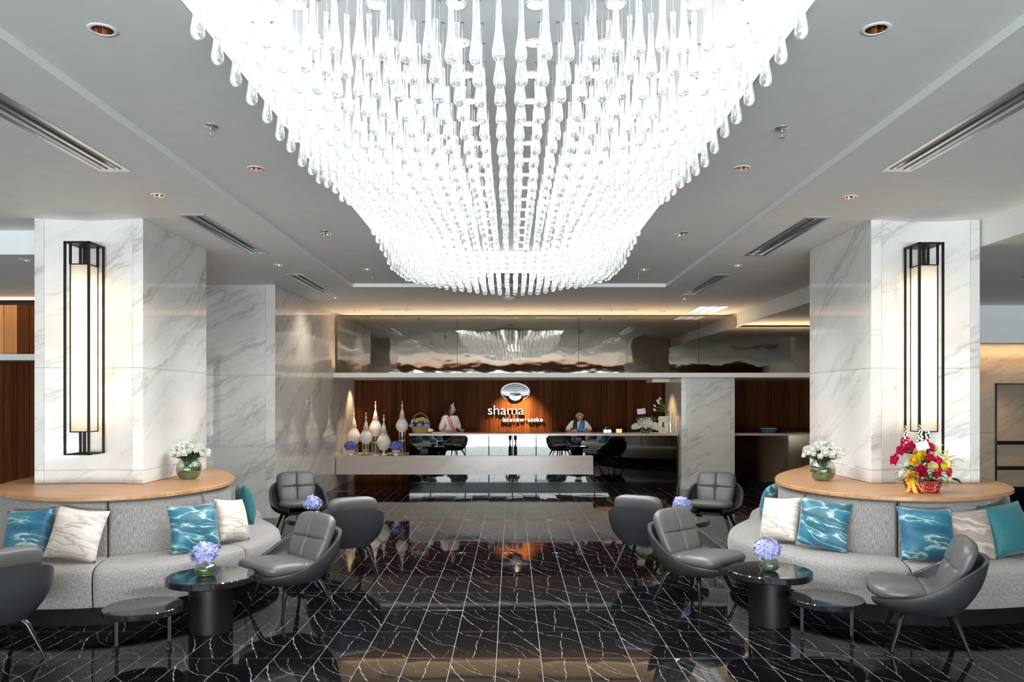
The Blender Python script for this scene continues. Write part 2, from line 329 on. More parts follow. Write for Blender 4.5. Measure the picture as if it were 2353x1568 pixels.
# ---------------------------------------------------------------- mesh helpers
class MB:
    def __init__(s): s.v = []; s.f = []; s.uv = []; s.mi = []; s.sm = []
    def add(s, verts, faces, uvs=None, mi=0, smooth=False):
        b = len(s.v); s.v += [tuple(p) for p in verts]
        for k, f in enumerate(faces):
            s.f.append([b + i for i in f]); s.mi.append(mi); s.sm.append(smooth)
            s.uv.append([tuple(uvs[i]) for i in f] if uvs else [(verts[i][0], verts[i][1] + verts[i][2]) for i in f])
        return s
    def box(s, x0, x1, y0, y1, z0, z1, mi=0):
        v = [(x0, y0, z0), (x1, y0, z0), (x1, y1, z0), (x0, y1, z0), (x0, y0, z1), (x1, y0, z1), (x1, y1, z1), (x0, y1, z1)]
        return s.add(v, [(0, 3, 2, 1), (4, 5, 6, 7), (0, 1, 5, 4), (1, 2, 6, 5), (2, 3, 7, 6), (3, 0, 4, 7)], mi=mi)
    def lathe(s, prof, n=20, c=(0, 0, 0), cap=True, mi=0, smooth=True, sx=1, sy=1):
        v = []; fs = []
        for (r, z) in prof:
            for k in range(n):
                a = 2 * PI * k / n; v.append((c[0] + r * sx * math.cos(a), c[1] + r * sy * math.sin(a), c[2] + z))
        for j in range(len(prof) - 1):
            for k in range(n):
                k2 = (k + 1) % n; fs.append((j * n + k, j * n + k2, (j + 1) * n + k2, (j + 1) * n + k))
        if cap:
            if prof[0][0] > 1e-4: fs.append(tuple(reversed(range(n))))
            if prof[-1][0] > 1e-4: fs.append(tuple((len(prof) - 1) * n + k for k in range(n)))
        return s.add(v, fs, mi=mi, smooth=smooth)
    def tube(s, pts, rad, n=8, mi=0, cap=True, smooth=True):
        pts = [Vector(p) for p in pts]; m = len(pts)
        if not hasattr(rad, '__len__'): rad = [rad] * m
        v = []; fs = []; ref = None
        for i, p in enumerate(pts):
            d = (pts[min(i + 1, m - 1)] - pts[max(i - 1, 0)]).normalized()
            if ref is None:
                ref = d.orthogonal().normalized()
            ref = (ref - d * ref.dot(d)).normalized(); b = d.cross(ref)
            for k in range(n):
                a = 2 * PI * k / n; v.append(p + (ref * math.cos(a) + b * math.sin(a)) * rad[i])
        for j in range(m - 1):
            for k in range(n):
                k2 = (k + 1) % n; fs.append((j * n + k, j * n + k2, (j + 1) * n + k2, (j + 1) * n + k))
        if cap: fs.append(tuple(reversed(range(n)))); fs.append(tuple((m - 1) * n + k for k in range(n)))
        return s.add(v, fs, mi=mi, smooth=smooth)
    def grid(s, fn, nu, nv, uvfn=None, mi=0, smooth=True, closeu=False):
        v = []; uv = []
        for j in range(nv + 1):
            for i in range(nu + (0 if closeu else 1)):
                v.append(fn(i / nu, j / nv)); uv.append(uvfn(i / nu, j / nv) if uvfn else (i / nu, j / nv))
        W = nu if closeu else nu + 1; fs = []
        for j in range(nv):
            for i in range(nu):
                i2 = (i + 1) % W; fs.append((j * W + i, j * W + i2, (j + 1) * W + i2, (j + 1) * W + i))
        return s.add(v, fs, uv, mi=mi, smooth=smooth)
    def ball(s, c, r, n=8, mi=0, sx=1, sy=1, sz=1):
        prof = [(max(1e-5, r * math.sin(PI * k / n)), -r * sz * math.cos(PI * k / n)) for k in range(n + 1)]
        return s.lathe(prof, n + 2, c, False, mi, True, sx, sy)
    def mesh(s, name):
        me = bpy.data.meshes.new(name); me.from_pydata(s.v, [], s.f)
        ul = me.uv_layers.new(name='UVMap'); flat = []
        for u in s.uv:
            for a in u: flat += [a[0], a[1]]
        ul.data.foreach_set('uv', flat)
        me.polygons.foreach_set('material_index', s.mi); me.polygons.foreach_set('use_smooth', s.sm)
        me.set_sharp_from_angle(angle=R(38)); me.update(); return me
    def obj(s, name, mat, parent=None, loc=(0, 0, 0), rot=(0, 0, 0), weld=False, **kw):
        me = s.mesh(name)
        if weld:
            bm = bmesh.new(); bm.from_mesh(me); bmesh.ops.remove_doubles(bm, verts=bm.verts, dist=1e-5); bmesh.ops.recalc_face_normals(bm, faces=bm.faces); bm.to_mesh(me); bm.free()
        for m in (mat if isinstance(mat, (list, tuple)) else [mat]): me.materials.append(MAT[m] if isinstance(m, str) else m)
        o = bpy.data.objects.new(name, me); C.objects.link(o); o.parent = parent; o.location = loc; o.rotation_euler = rot
        for k, v in kw.items(): o[k] = v
        return o
def link(name, me, parent=None, loc=(0, 0, 0), rot=(0, 0, 0), **kw):
    o = bpy.data.objects.new(name, me); C.objects.link(o); o.parent = parent; o.location = loc; o.rotation_euler = rot
    for k, v in kw.items(): o[k] = v
    return o
def thing(name, label, cat, loc=(0, 0, 0), rz=0, group=None, kind=None):
    o = bpy.data.objects.new(name, None); C.objects.link(o); o.empty_display_size = 0.1
    o.location = loc; o.rotation_euler = (0, 0, rz)
    if label: o['label'] = label
    if cat: o['category'] = cat
    if group: o['group'] = group
    if kind: o['kind'] = kind
    return o
def tag(o, label, cat, group=None):
    o['label'] = label; o['category'] = cat
    if group: o['group'] = group
    return o
def copy_tree(o, parent=None, label=None, loc=None, rz=None):
    c = o.copy(); C.objects.link(c); c.parent = parent
    if label: c['label'] = label
    if loc is not None: c.location = loc
    if rz is not None: c.rotation_euler = (0, 0, rz)
    for ch in list(o.children): copy_tree(ch, c)
    return c
def rbox(name, mat, sx, sy, sz, bev, parent=None, loc=(0, 0, 0), rot=(0, 0, 0), seg=2, **kw):
    bm = bmesh.new(); bmesh.ops.create_cube(bm, size=1.0); bmesh.ops.scale(bm, vec=(sx, sy, sz), verts=bm.verts)
    bmesh.ops.bevel(bm, geom=list(bm.edges), offset=bev, segments=seg, affect='EDGES', profile=0.5)
    me = bpy.data.meshes.new(name); uvl = bm.loops.layers.uv.new('UVMap')
    for f in bm.faces:
        f.smooth = seg > 2
        n = f.normal
        for lp in f.loops:
            p = lp.vert.co
            lp[uvl].uv = (p.x, p.z) if abs(n.y) > 0.7 else ((p.y, p.z) if abs(n.x) > 0.7 else (p.x, p.y))
    bm.to_mesh(me); bm.free(); me.materials.append(MAT[mat] if isinstance(mat, str) else mat)
    return link(name, me, parent, loc, rot, **kw)
def bx(name, mat, x0, x1, y0, y1, z0, z1, parent=None, bev=0.0, **kw):
    if bev: return rbox(name, mat, x1 - x0, y1 - y0, z1 - z0, bev, parent, ((x0 + x1) / 2, (y0 + y1) / 2, (z0 + z1) / 2), **kw)
    return MB().box(x0, x1, y0, y1, z0, z1).obj(name, mat, parent, **kw)
def at(px, py, Y): return Vector(((px - 1176.5) / F * Y, Y, H - (py - 918.5) / F * Y))
def on(px, py, z):                                # a point of the horizontal plane z
    Y = (H - z) * F / (py - 918.5); return Vector(((px - 1176.5) / F * Y, Y, z))
def catmull(P, n, closed=True):
    res = []; m = len(P)
    for i in range(m if closed else m - 1):
        p0, p1, p2, p3 = (Vector(P[(i + k - 1) % m]) for k in range(4))
        for k in range(n):
            t = k / n
            res.append(0.5 * ((2 * p1) + (p2 - p0) * t + (2 * p0 - 5 * p1 + 4 * p2 - p3) * t * t + (3 * p1 - p0 - 3 * p2 + p3) * t ** 3))
    return res
def fill_slab(name, mat, outer, holes, z0, z1, parent=None, **kw):   # a slab with real holes through it
    cu = bpy.data.curves.new(name, 'CURVE'); cu.dimensions = '2D'; cu.fill_mode = 'BOTH'; cu.extrude = (z1 - z0) / 2
    for lp in [outer] + holes:
        sp = cu.splines.new('POLY'); sp.points.add(len(lp) - 1); sp.use_cyclic_u = True
        for p, q in zip(sp.points, lp): p.co = (q[0], q[1], 0, 1)
    t = bpy.data.objects.new(name, cu); C.objects.link(t); bpy.context.view_layer.update()
    me = bpy.data.meshes.new_from_object(t.evaluated_get(bpy.context.evaluated_depsgraph_get()))
    bpy.data.objects.remove(t); bpy.data.curves.remove(cu); me.name = name
    me.materials.clear(); me.materials.append(MAT[mat])
    return link(name, me, parent, (0, 0, (z0 + z1) / 2), **kw)
def rect(x0, x1, y0, y1): return [(x0, y0), (x1, y0), (x1, y1), (x0, y1)]
def circ(x, y, r, n=20): return [(x + r * math.cos(2 * PI * k / n), y + r * math.sin(2 * PI * k / n)) for k in range(n)]

# ---------------------------------------------------------------- ceiling
Z1, Z2, Z3, ZL = 3.43, 3.482, 3.73, 3.20      # perimeter ceiling, tray, chandelier recess, side ceilings
TX0, TX1, TY0, TY1 = -2.38, 2.30, 1.7, 11.63
RX0, RX1, RY0, RY1 = -1.44, 1.32, 2.35, 10.68
def pc(px, py, z): p = on(px, py, z); return (p.x, p.y)
DL_TRAY = [pc(236, 68, Z2), pc(2013, 66, Z2), pc(588, 387, Z2), pc(1704, 386, Z2), pc(752, 538, Z2), pc(1562, 540, Z2), pc(843, 619, Z2), pc(1480, 620, Z2)]
DL_OUT = [pc(365, 449, Z1), pc(1952, 453, Z1), pc(640, 609, Z1), pc(1696, 610, Z1), pc(770, 684, Z1), pc(1573, 687, Z1), pc(820, 713, Z1), pc(1523, 715, Z1), pc(1168, 713, Z1)]
SPR_TRAY = [pc(484, 288, Z2), pc(1797, 293, Z2), pc(745, 531, Z2), pc(1571, 534, Z2), pc(855, 630, Z2), pc(1467, 632, Z2)]
SPR_OUT = [pc(933, 707, Z1), pc(1405, 707, Z1), pc(1708, 691, Z1)]
DIFF = [(-2.92, 3.0, 5.70, 'y'), (-2.92, 7.10, 8.95, 'y'), (-2.92, 10.45, 12.35, 'y'), (2.83, 3.0, 5.70, 'y'), (2.83, 7.20, 9.05, 'y'), (2.83, 10.50, 12.45, 'y'),
        (14.50, -2.42, 0.11, 'x'), (14.50, 0.52, 2.32, 'x')]
DW = 0.095
def drect(d): return rect(d[0] - DW, d[0] + DW, d[1], d[2]) if d[3] == 'y' else rect(d[1], d[2], d[0] - DW * 0.7, d[0] + DW * 0.7)
LOUV = (3.38, 3.95, 14.05, 15.05)
RD = 0.047
fill_slab('ceiling', 'paint', rect(-9.0, 4.40, 1.7, 17.4), [rect(TX0 - .012, TX1 + .012, TY0 + .02, TY1 + .012), rect(*LOUV)] + [drect(d) for d in DIFF] + [circ(x, y, RD) for x, y in DL_OUT], Z1, Z1 + 0.03, kind='structure')
fill_slab('ceiling', 'paint', rect(TX0 - .05, TX1 + .05, TY0 - .05, TY1 + .05), [rect(RX0, RX1, RY0, RY1)] + [circ(x, y, RD) for x, y in DL_TRAY], Z2, Z2 + 0.03, kind='structure')
bx('trim_1', 'trimwhite', TX0 - .010, TX0, TY0, TY1, Z1 - .001, Z2 - .001, kind='structure')
bx('trim_2', 'trimwhite', TX1, TX1 + .010, TY0, TY1, Z1 - .001, Z2 - .001, kind='structure')
bx('trim_3', 'trimwhite', TX0 - .010, TX1 + .010, TY1, TY1 + .010, Z1 - .001, Z2 - .001, kind='structure')
bx('ceiling', 'paint', RX0 - .1, RX1 + .1, RY0 - .1, RY1 + .1, Z3, Z3 + .03, kind='structure')
for k, (a, b_, c_, d_) in enumerate(((RX0 - .03, RX0, RY0, RY1), (RX1, RX1 + .03, RY0, RY1), (RX0, RX1, RY1, RY1 + .03), (RX0, RX1, RY0 - .03, RY0))):
    bx('trim_%d' % (4 + k), 'trimwhite', a, b_, c_, d_, Z2, Z3, kind='structure')
# glowing light panels lining the recess
rl = thing('light_cove', 'glowing white light panels lining the inside of the ceiling recess around the crystal drops', 'light')
for a, b_, c_, d_ in ((RX0, RX0 + .012, RY0 + .01, RY1 - .01), (RX1 - .012, RX1, RY0 + .01, RY1 - .01), (RX0 + .02, RX1 - .02, RY1 - .012, RY1), (RX0 + .02, RX1 - .02, RY0, RY0 + .012)):
    bx('light_panel', 'ledstrip', a, b_, c_, d_, Z2 + .004, Z3 - .03, rl)
# side ceilings with their white drop faces
bx('ceiling', 'paint', 4.46, 12.0, -2, 15.16, ZL, ZL + .03, kind='structure')
bx('ceiling', 'paint', 4.46, 12.0, 15.16, 17.4, ZL + 0.12, ZL + .15, kind='structure')
bx('trim_8', 'trimwhite', 4.40, 4.46, -2, 17.4, ZL - .02, Z1 + .03, kind='structure')
bx('ceiling', 'paint', -9.0, -4.56, 7.80, 11.40, ZL, ZL + .03, kind='structure')
bx('trim_9', 'trimwhite', -9.0, -4.40, 7.74, 7.80, ZL - .01, Z1 + .001, kind='structure')
# entrance side, behind the camera
bx('ceiling', 'entranceceil', -9.0, 12.0, -8.2, 1.7, Z1, Z1 + .03, kind='structure')

def downlight(x, y, z, lab):
    t = thing('recessed_downlight', lab, 'downlight', (x, y, z), 0, 'recessed downlights')
    MB().lathe([(0.050, -0.001), (0.050, -0.005), (0.058, -0.006), (0.066, -0.003), (0.066, 0.0)], 24, cap=False).obj('trim_ring', 'trimwhite', t)
    m = MB().lathe([(0.046, -0.003), (0.042, 0.03), (0.028, 0.075)], 20, cap=False); m.obj('reflector', 'copper', t)
    MB().lathe([(0.028, 0.074), (0.016, 0.060), (0.0001, 0.056)], 14, cap=False).obj('lamp', 'alu', t)
    return t
DLAB = ['large copper-lined downlight in the ceiling tray above the black chair seen from behind', 'large copper-lined downlight in the tray beside the chandelier, on the louvred-light side',
        'second copper downlight down the tray on the wooden-lounge side', 'second copper downlight down the tray on the lift side',
        'small downlight in the tray beside a sprinkler, third on the wooden-lounge side', 'small downlight in the tray beside a sprinkler, third on the lift side',
        'tiny downlight near the far tray corner on the marble wall side', 'tiny downlight near the far tray corner on the lift side']
for (x, y), lb in zip(DL_TRAY, DLAB): downlight(x, y, Z2, lb)
DLAB2 = ['chrome downlight in the ceiling just before the column with the closed dark lounge', 'copper downlight in the ceiling just before the column with the red flower basket',
         'small downlight before the marble pier, between two air slots', 'small downlight beyond the column on the lift side, beside an air slot', 'small downlight at the end of the far air slot by the marble wall',
         'small downlight at the end of the far air slot before the louvred light', 'tiny downlight above the mirror band close to the marble wall', 'tiny downlight above the mirror band beside the louvred light', 'tiny downlight above the mirror band between the two long air slots']
for (x, y), lb in zip(DL_OUT, DLAB2):
    downlight(x, y, Z1, lb)
    if y < 14: spot('downlight_fill', (x, y, Z1 - .012), (x, y, 0), 46, (1.0, 0.85, 0.68), 150, 1.0, 0.035)  # added fill below the dim fittings, brightens columns and marble walls
p = on(58, 597, ZL); 
t = downlight(p.x, p.y, ZL - 0.002, 'small downlight in the lower ceiling of the wooden side lounge')
def sprinkler(x, y, z, lab):
    t = thing('fire_sprinkler', lab, 'sprinkler', (x, y, z), 0, 'ceiling sprinklers')
    MB().lathe([(0.001, 0), (0.042, 0), (0.042, -0.006), (0.030, -0.014), (0.012, -0.016)], 20, cap=False).obj('escutcheon', 'alu', t)
    MB().lathe([(0.010, -0.012), (0.010, -0.035), (0.005, -0.040), (0.005, -0.062)], 10).obj('stem', 'alu', t)
    MB().lathe([(0.0001, -0.062), (0.017, -0.062), (0.017, -0.066), (0.0001, -0.066)], 12, cap=False).obj('deflector', 'alu', t)
SL = ['sprinkler in the tray nearest the viewer, on the wooden-lounge side', 'sprinkler in the tray nearest the viewer, on the lift side', 'second sprinkler along the tray on the wooden-lounge side', 'second sprinkler along the tray on the lift side',
      'third sprinkler along the tray near its far corner, marble wall side', 'third sprinkler along the tray near its far corner, lift side']
for (x, y), lb in zip(SPR_TRAY, SL): sprinkler(x, y, Z2, lb)
for (x, y), lb in zip(SPR_OUT, ['sprinkler hanging before the long air slot by the marble wall', 'sprinkler hanging before the shorter rear air slot', 'sprinkler in the ceiling between the louvred light and the dropped beam']): sprinkler(x, y, Z1, lb)
p = on(1170, 684, Z1)
t = thing('smoke_detector', 'round white smoke detector on the ceiling beyond the chandelier', 'smoke detector', (p.x, p.y, Z1))
MB().lathe([(0.001, 0), (0.10, 0), (0.10, -0.010), (0.07, -0.030), (0.001, -0.034)], 24, cap=False).obj('housing', 'trimwhite', t)
MB().lathe([(0.045, -0.030), (0.04, -0.042), (0.001, -0.044)], 16, cap=False).obj('sensor_cap', 'paint', t)
DFL = ['long air slot in the ceiling nearest the viewer, wooden-lounge side', 'twin air slot in the ceiling beside the column of the wooden side lounge', 'twin air slot in the ceiling before the marble wall',
       'long air slot in the ceiling nearest the viewer, lift side', 'twin air slot in the ceiling beside the lift-side column', 'twin air slot in the ceiling before the louvred light', 'long narrow air slot above the mirror band near the marble wall', 'shorter narrow air slot above the mirror band']
for d, lb in zip(DIFF, DFL):
    t = thing('air_diffuser', lb, 'air vent', (0, 0, Z1), 0, 'linear air diffusers')
    W = DW if d[3] == 'y' else DW * 0.7
    def B(nm, mt, a0, a1, l0, l1, z0, z1):
        if d[3] == 'y': bx(nm, mt, d[0] + a0, d[0] + a1, l0, l1, z0, z1, t)
        else: bx(nm, mt, l0, l1, d[0] + a0, d[0] + a1, z0, z1, t)
    B('flange', 'alu', -W - .022, -W + .012, d[1] - .03, d[2] + .03, -.005, 0)
    B('flange', 'alu', W - .012, W + .022, d[1] - .03, d[2] + .03, -.005, 0)
    B('end_cap', 'alu', -W + .012, W - .012, d[1] - .03, d[1] + .02, -.005, 0)
    B('end_cap', 'alu', -W + .012, W - .012, d[2] - .02, d[2] + .03, -.005, 0)
    B('centre_bar', 'alu', -.014, .014, d[1], d[2], -.004, .03)
    for s in (-1, 1):
        B('blade', 'ductgrey', s * W * .52 - .008, s * W * .52 + .006, d[1], d[2], .004, .03)
    B('duct_box', 'dark', -W + .001, W - .001, d[1] + .002, d[2] - .002, .055, .06)
t = thing('louvre_light', 'fluorescent ceiling light with a bright louvre grid above the mirror band', 'ceiling light', (0, 0, Z1))
x0, x1, y0, y1 = LOUV
bx('housing', 'alu', x0 + .001, x1 - .001, y0 + .001, y1 - .001, .08, .09, t)
for k in range(3):
    xx = x0 + .1 + k * .185
    MB().tube([(xx, y0 + .05, .055), (xx, y1 - .05, .055)], 0.014, 8).obj('tube', 'tube', t)
for k in range(4):
    bx('side_rail', 'alu', x0 + .004 + k * (x1 - x0 - .02) / 3, x0 + .016 + k * (x1 - x0 - .02) / 3, y0 + .004, y1 - .004, -.004, .03, t)
for k in range(13):
    yy = y0 + .004 + k * (y1 - y0 - .012) / 12
    bx('louvre_blade', 'trimwhite', x0 + .01, x1 - .01, yy, yy + .004, -.002, .025, t)
t = thing('ceiling_vent', 'square grey air vent in the lower ceiling of the lift lobby', 'air vent', (0, 0, ZL))
p0, p1 = on(2258, 633, ZL), on(2353, 613, ZL)
bx('frame', 'ductgrey', 6.0, 7.3, 8.55, 9.15, -.012, 0, t)
for k in range(5): bx('slat', 'alu', 6.04, 7.26, 8.61 + k * .105, 8.66 + k * .105, -.02, -.012, t)

# ---------------------------------------------------------------- floor tiles
fl = bx('floor', 'grout', -9.2, 12.2, -8.3, 17.5, -0.10, -0.0007, kind='structure')
TW, TL, TX, TY = 0.30, 0.60, -0.105, 5.235
def tile_mesh(nm, mt, rot):
    m = MB(); g = 0.0017
    a0, a1, b0, b1 = g - TW / 2, TW / 2 - g, g - TL / 2, TL / 2 - g
    e = 0.0007
    v = [(a0, b0, -.0014), (a1, b0, -.0014), (a1, b1, -.0014), (a0, b1, -.0014), (a0 + e, b0 + e, 0), (a1 - e, b0 + e, 0), (a1 - e, b1 - e, 0), (a0 + e, b1 - e, 0)]
    uv = [((x + TW / 2), (y + TL / 2)) if not rot else (TW / 2 - x, TL / 2 - y) for x, y, z in v]
    m.add(v, [(4, 5, 6, 7), (0, 1, 5, 4), (1, 2, 6, 5), (2, 3, 7, 6), (3, 0, 4, 7)], uv)
    me = m.mesh(nm); me.materials.append(MAT[mt]); return me
tms = [tile_mesh('tile', 'tile_a', 0), tile_mesh('tile', 'tile_a', 1), tile_mesh('tile', 'tile_b', 0), tile_mesh('tile', 'tile_b', 1)]
cells = []
rt = random.Random(3)
for i in range(-30, 40):
    for j in range(-22, 21):
        x, y = TX + (i + .5) * TW, TY + (j + .5) * TL
        if -9 < x < 12 and -8 < y < 17.2: cells.append((x, y))
vis = [c for c in cells if c[1] > 4.6 and c[1] < 15.3 and abs(c[0]) * F / c[1] < 1190]
def hidden(c):
    x, y = c
    return (x < -3.0 - .15 and y > 6.3) or (x > 2.95 and y > 6.3 and y < 11) or (x < -3.3) and y > 6 or (x > 3.2 and y > 6)
vis = sorted([c for c in vis if not hidden(c)], key=lambda c: c[1])[:298]
vs = set(vis)
stuff = MB()
for c in cells:
    k = rt.choices((0, 1, 2, 3), (4, 2, 4, 2))[0]; tx, ty = rt.gauss(0, .0009), rt.gauss(0, .0007)
    if c in vs:
        link('tile', tms[k], fl, (c[0], c[1], 0), (tx, ty, 0))
    else:
        me = tms[k]; vv = [(v.co.x + c[0], v.co.y + c[1], v.co.z - ty * v.co.x + tx * v.co.y) for v in me.vertices]
        rot = k % 2
        uv = [((v.co.x + TW / 2), (v.co.y + TL / 2)) if not rot else (TW / 2 - v.co.x, TL / 2 - v.co.y) for v in me.vertices]
        stuff.add(vv, [tuple(p_.vertices) for p_ in me.polygons], uv, mi=k // 2)
stuff.obj('tile', ['tile_a', 'tile_b'], fl, kind='stuff')

# ---------------------------------------------------------------- marble cladding
def panel(parent, p0, u, wd, z0, z1, mat='marble', th=0.02, sag=0.0, name='marble_panel', flip=1, g=0.0011, nseg=1, seed=[0]):
    """slab whose outer face starts at p0 (x, y), runs along u, seen from the side u.cross(z)"""
    seed[0] += 1; rr = random.Random(seed[0]); ox, oy = rr.uniform(0, 40), rr.uniform(0, 40)
    u = Vector((u[0], u[1], 0)).normalized(); nrm = Vector((u.y, -u.x, 0))
    m = MB(); e = 0.0018
    def P(s, z, d): 
        c = Vector((p0[0], p0[1], 0)) + u * s - nrm * (d + sag * (1 - (2 * s / wd - 1) ** 2)); return (c.x, c.y, z)
    for k in range(nseg):
        s0, s1 = g + (wd - 2 * g) * k / nseg, g + (wd - 2 * g) * (k + 1) / nseg
        a0 = e if k == 0 else 0; a1 = e if k == nseg - 1 else 0
        f0 = [(s0 + a0, z0 + g + e), (s1 - a1, z0 + g + e), (s1 - a1, z1 - g - e), (s0 + a0, z1 - g - e)]
        f1 = [(s0, z0 + g), (s1, z0 + g), (s1, z1 - g), (s0, z1 - g)]
        v = [P(s, z, 0) for s, z in f0] + [P(s, z, e) for s, z in f1] + [P(s, z, th) for s, z in f1]
        uv = [(flip * s + ox, z + oy) for s, z in f0 + f1 + f1]
        fs = [(0, 1, 2, 3), (4, 5, 1, 0), (6, 7, 3, 2), (8, 9, 5, 4), (10, 11, 7, 6)]
        if k == 0: fs += [(7, 4, 0, 3), (11, 8, 4, 7)]
        if k == nseg - 1: fs += [(5, 6, 2, 1), (9, 10, 6, 5)]
        m.add(v, fs, uv, smooth=False)
    return m.obj(name, mat, parent)
def column(name, lab, x0, x1, y0, y1, rows, strips, sag, mat='marble', zc=0.0, grp=None):
    t = thing(name, lab, 'column', (0, 0, 0), 0, grp, 'structure')
    bx('core', 'trimwhite', x0 + .024, x1 - .024, y0 + .024 + sag, y1 - .024, zc, rows[-1][1], t)
    for z0, z1 in rows:
        sl, sr = strips
        panel(t, (x0, y0), (1, 0), sl, z0, z1, mat)
        panel(t, (x0 + sl, y0), (1, 0), x1 - x0 - sl - sr, z0, z1, mat, sag=sag, nseg=14 if sag else 1, th=.02)
        panel(t, (x1 - sr, y0), (1, 0), sr, z0, z1, mat)
        panel(t, (x1, y0), (0, 1), y1 - y0, z0, z1, mat)
        panel(t, (x0, y1), (0, -1), y1 - y0, z0, z1, mat)
        panel(t, (x1, y1), (-1, 0), x1 - x0, z0, z1, mat)
    return t
COLY0, COLY1 = 7.22, 8.72
ROWS = [(0.962, 1.085), (1.085, 2.04), (2.04, Z1)]
column('column', 'white marble column with the lit lantern beside the wooden side lounge', -4.44, -3.43, COLY0, COLY1, ROWS, (0.09, 0.10), 0.075, zc=0.9605, grp='marble columns')
column('column', 'white marble column with the lit lantern above the red flower basket', 3.36, 4.38, COLY0 + .05, COLY1 + .05, ROWS, (0.10, 0.09), 0.075, zc=0.9605, grp='marble columns')
column('column', 'plain marble column at the end of the reception desk', 3.30, 4.345, 15.15, 16.75, [(0.0, 1.01), (1.01, 2.168)], (0.11, 0.08), 0.0)

wl = thing('wall_left', None, None, kind='structure')
bx('core', 'trimwhite', -6.2, -3.50, 11.44, 17.2, 0, Z1, wl)
XW = -3.47
for z0, z1 in ((0.0, 1.05), (1.05, 2.10), (2.10, Z1)):
    panel(wl, (-6.0, 11.38), (1, 0), 1.42, z0, z1)
    panel(wl, (-4.58, 11.38), (1, 0), 0.97, z0, z1, sag=0.03, nseg=10)
    panel(wl, (-3.61, 11.38), (1, 0), 0.14, z0, z1)
    panel(wl, (XW, 11.38), (0, 1), 2.05, z0, z1)
    panel(wl, (XW, 13.43), (0, 1), 1.95, z0, z1)
    panel(wl, (XW, 15.38), (0, 1), 1.75, z0, min(z1, Z1))

# ---------------------------------------------------------------- wooden walls, mirror band, ledge
YB = 17.25
wb = thing('wall_back', None, None, kind='structure')
bx('backing', 'dark', -3.6, 6.7, YB + .03, YB + .08, 0, 3.4, wb)
rb = random.Random(11); x = -3.5
while x < 6.6:
    wd = rb.choice((0.10, 0.13, 0.16, 0.19)); dp = rb.choice((0, 0.004, 0.009, 0.014))
    bx('board', 'wallwood', x, min(x + wd - .004, 6.65), YB - dp, YB + .03, 0, 2.9, wb); x += wd
# projecting wooden return on the right of the wall
wr = thing('wall_return', None, None, kind='structure'); x = 2.52
while x < 4.3:
    wd = rb.choice((0.10, 0.13, 0.16)); bx('board', 'wallwood', x, min(x + wd - .004, 4.4), YB - .20 - rb.choice((0, .006, .012)), YB - .02, 0, 2.9, wr); x += wd
bx('ceiling', 'paint', -3.48, 6.7, 15.16, YB + .05, 2.172, 2.19, kind='structure')
bx('trim_10', 'paint', 2.95, 3.32, 16.3, 17.05, 2.11, 2.172, kind='structure')
lg = bx('trim_11', 'trimwhite', -3.465, 6.7, 15.03, 15.20, 2.171, 2.262, kind='structure', bev=.004)
bd = thing('wall_mirror', None, None, kind='structure')
bx('backing', 'dark', -3.42, 6.7, 15.24, 15.29, 2.262, 3.15, bd); bx('backing', 'dark', -3.42, 4.36, 15.24, 15.29, 3.15, 3.365, bd)
for a, b_ in ((-3.42, -1.07), (-1.066, 1.306), (1.310, 3.655)):
    bx('mirror_panel', 'bronze_mirror', a, b_ - .003, 15.215, 15.24, 2.263, 3.375, bd)
MB().add([(3.659, 15.215, 2.263), (6.7, 15.215, 2.263), (6.7, 15.215, 3.145), (4.385, 15.215, 3.145), (4.385, 15.215, 3.375), (3.659, 15.215, 3.375),
          (3.659, 15.24, 2.263), (6.7, 15.24, 2.263), (6.7, 15.24, 3.145), (4.385, 15.24, 3.145), (4.385, 15.24, 3.375), (3.659, 15.24, 3.375)],
         [(0, 1, 2, 3, 4, 5), (6, 11, 10, 9, 8, 7), (0, 6, 7, 1), (1, 7, 8, 2), (2, 8, 9, 3), (3, 9, 10, 4), (4, 10, 11, 5), (5, 11, 6, 0)]).obj('mirror_panel', 'bronze_mirror', bd)
t = thing('led_strip', 'warm glowing light line along the top of the mirror band', 'light')
bx('strip', 'warmled', -3.40, 4.36, 15.26, 15.285, 3.366, 3.376, t)
t = thing('led_strip', 'warm glowing light line on the lower step of the mirror band by the lift side', 'light')
bx('strip', 'warmled', 4.42, 6.6, 15.26, 15.285, 3.151, 3.161, t)
# wooden side lounge seen past the column
ws = thing('wall_side', None, None, kind='structure'); x = -9.0
while x < -5.0:
    wd = rb.choice((0.10, 0.14, 0.18)); dp = rb.choice((0, 0.008, 0.016)); xe = min(x + wd - .005, -5.0)
    bx('board', 'wallwood', x, xe, 11.47 - dp, 11.52, 0, 2.30, ws)
    bx('board', 'litwood' if xe < -7.28 else 'wallwood', x, xe, 11.47 - dp, 11.52, 2.40, 3.14, ws); x += wd
bx('backing', 'dark', -9, -5.0, 11.52, 11.56, 0, 3.2, ws)
bx('trim_12', 'trimwhite', -9.0, -4.7, 11.10, 11.46, 2.308, 2.395, kind='structure')
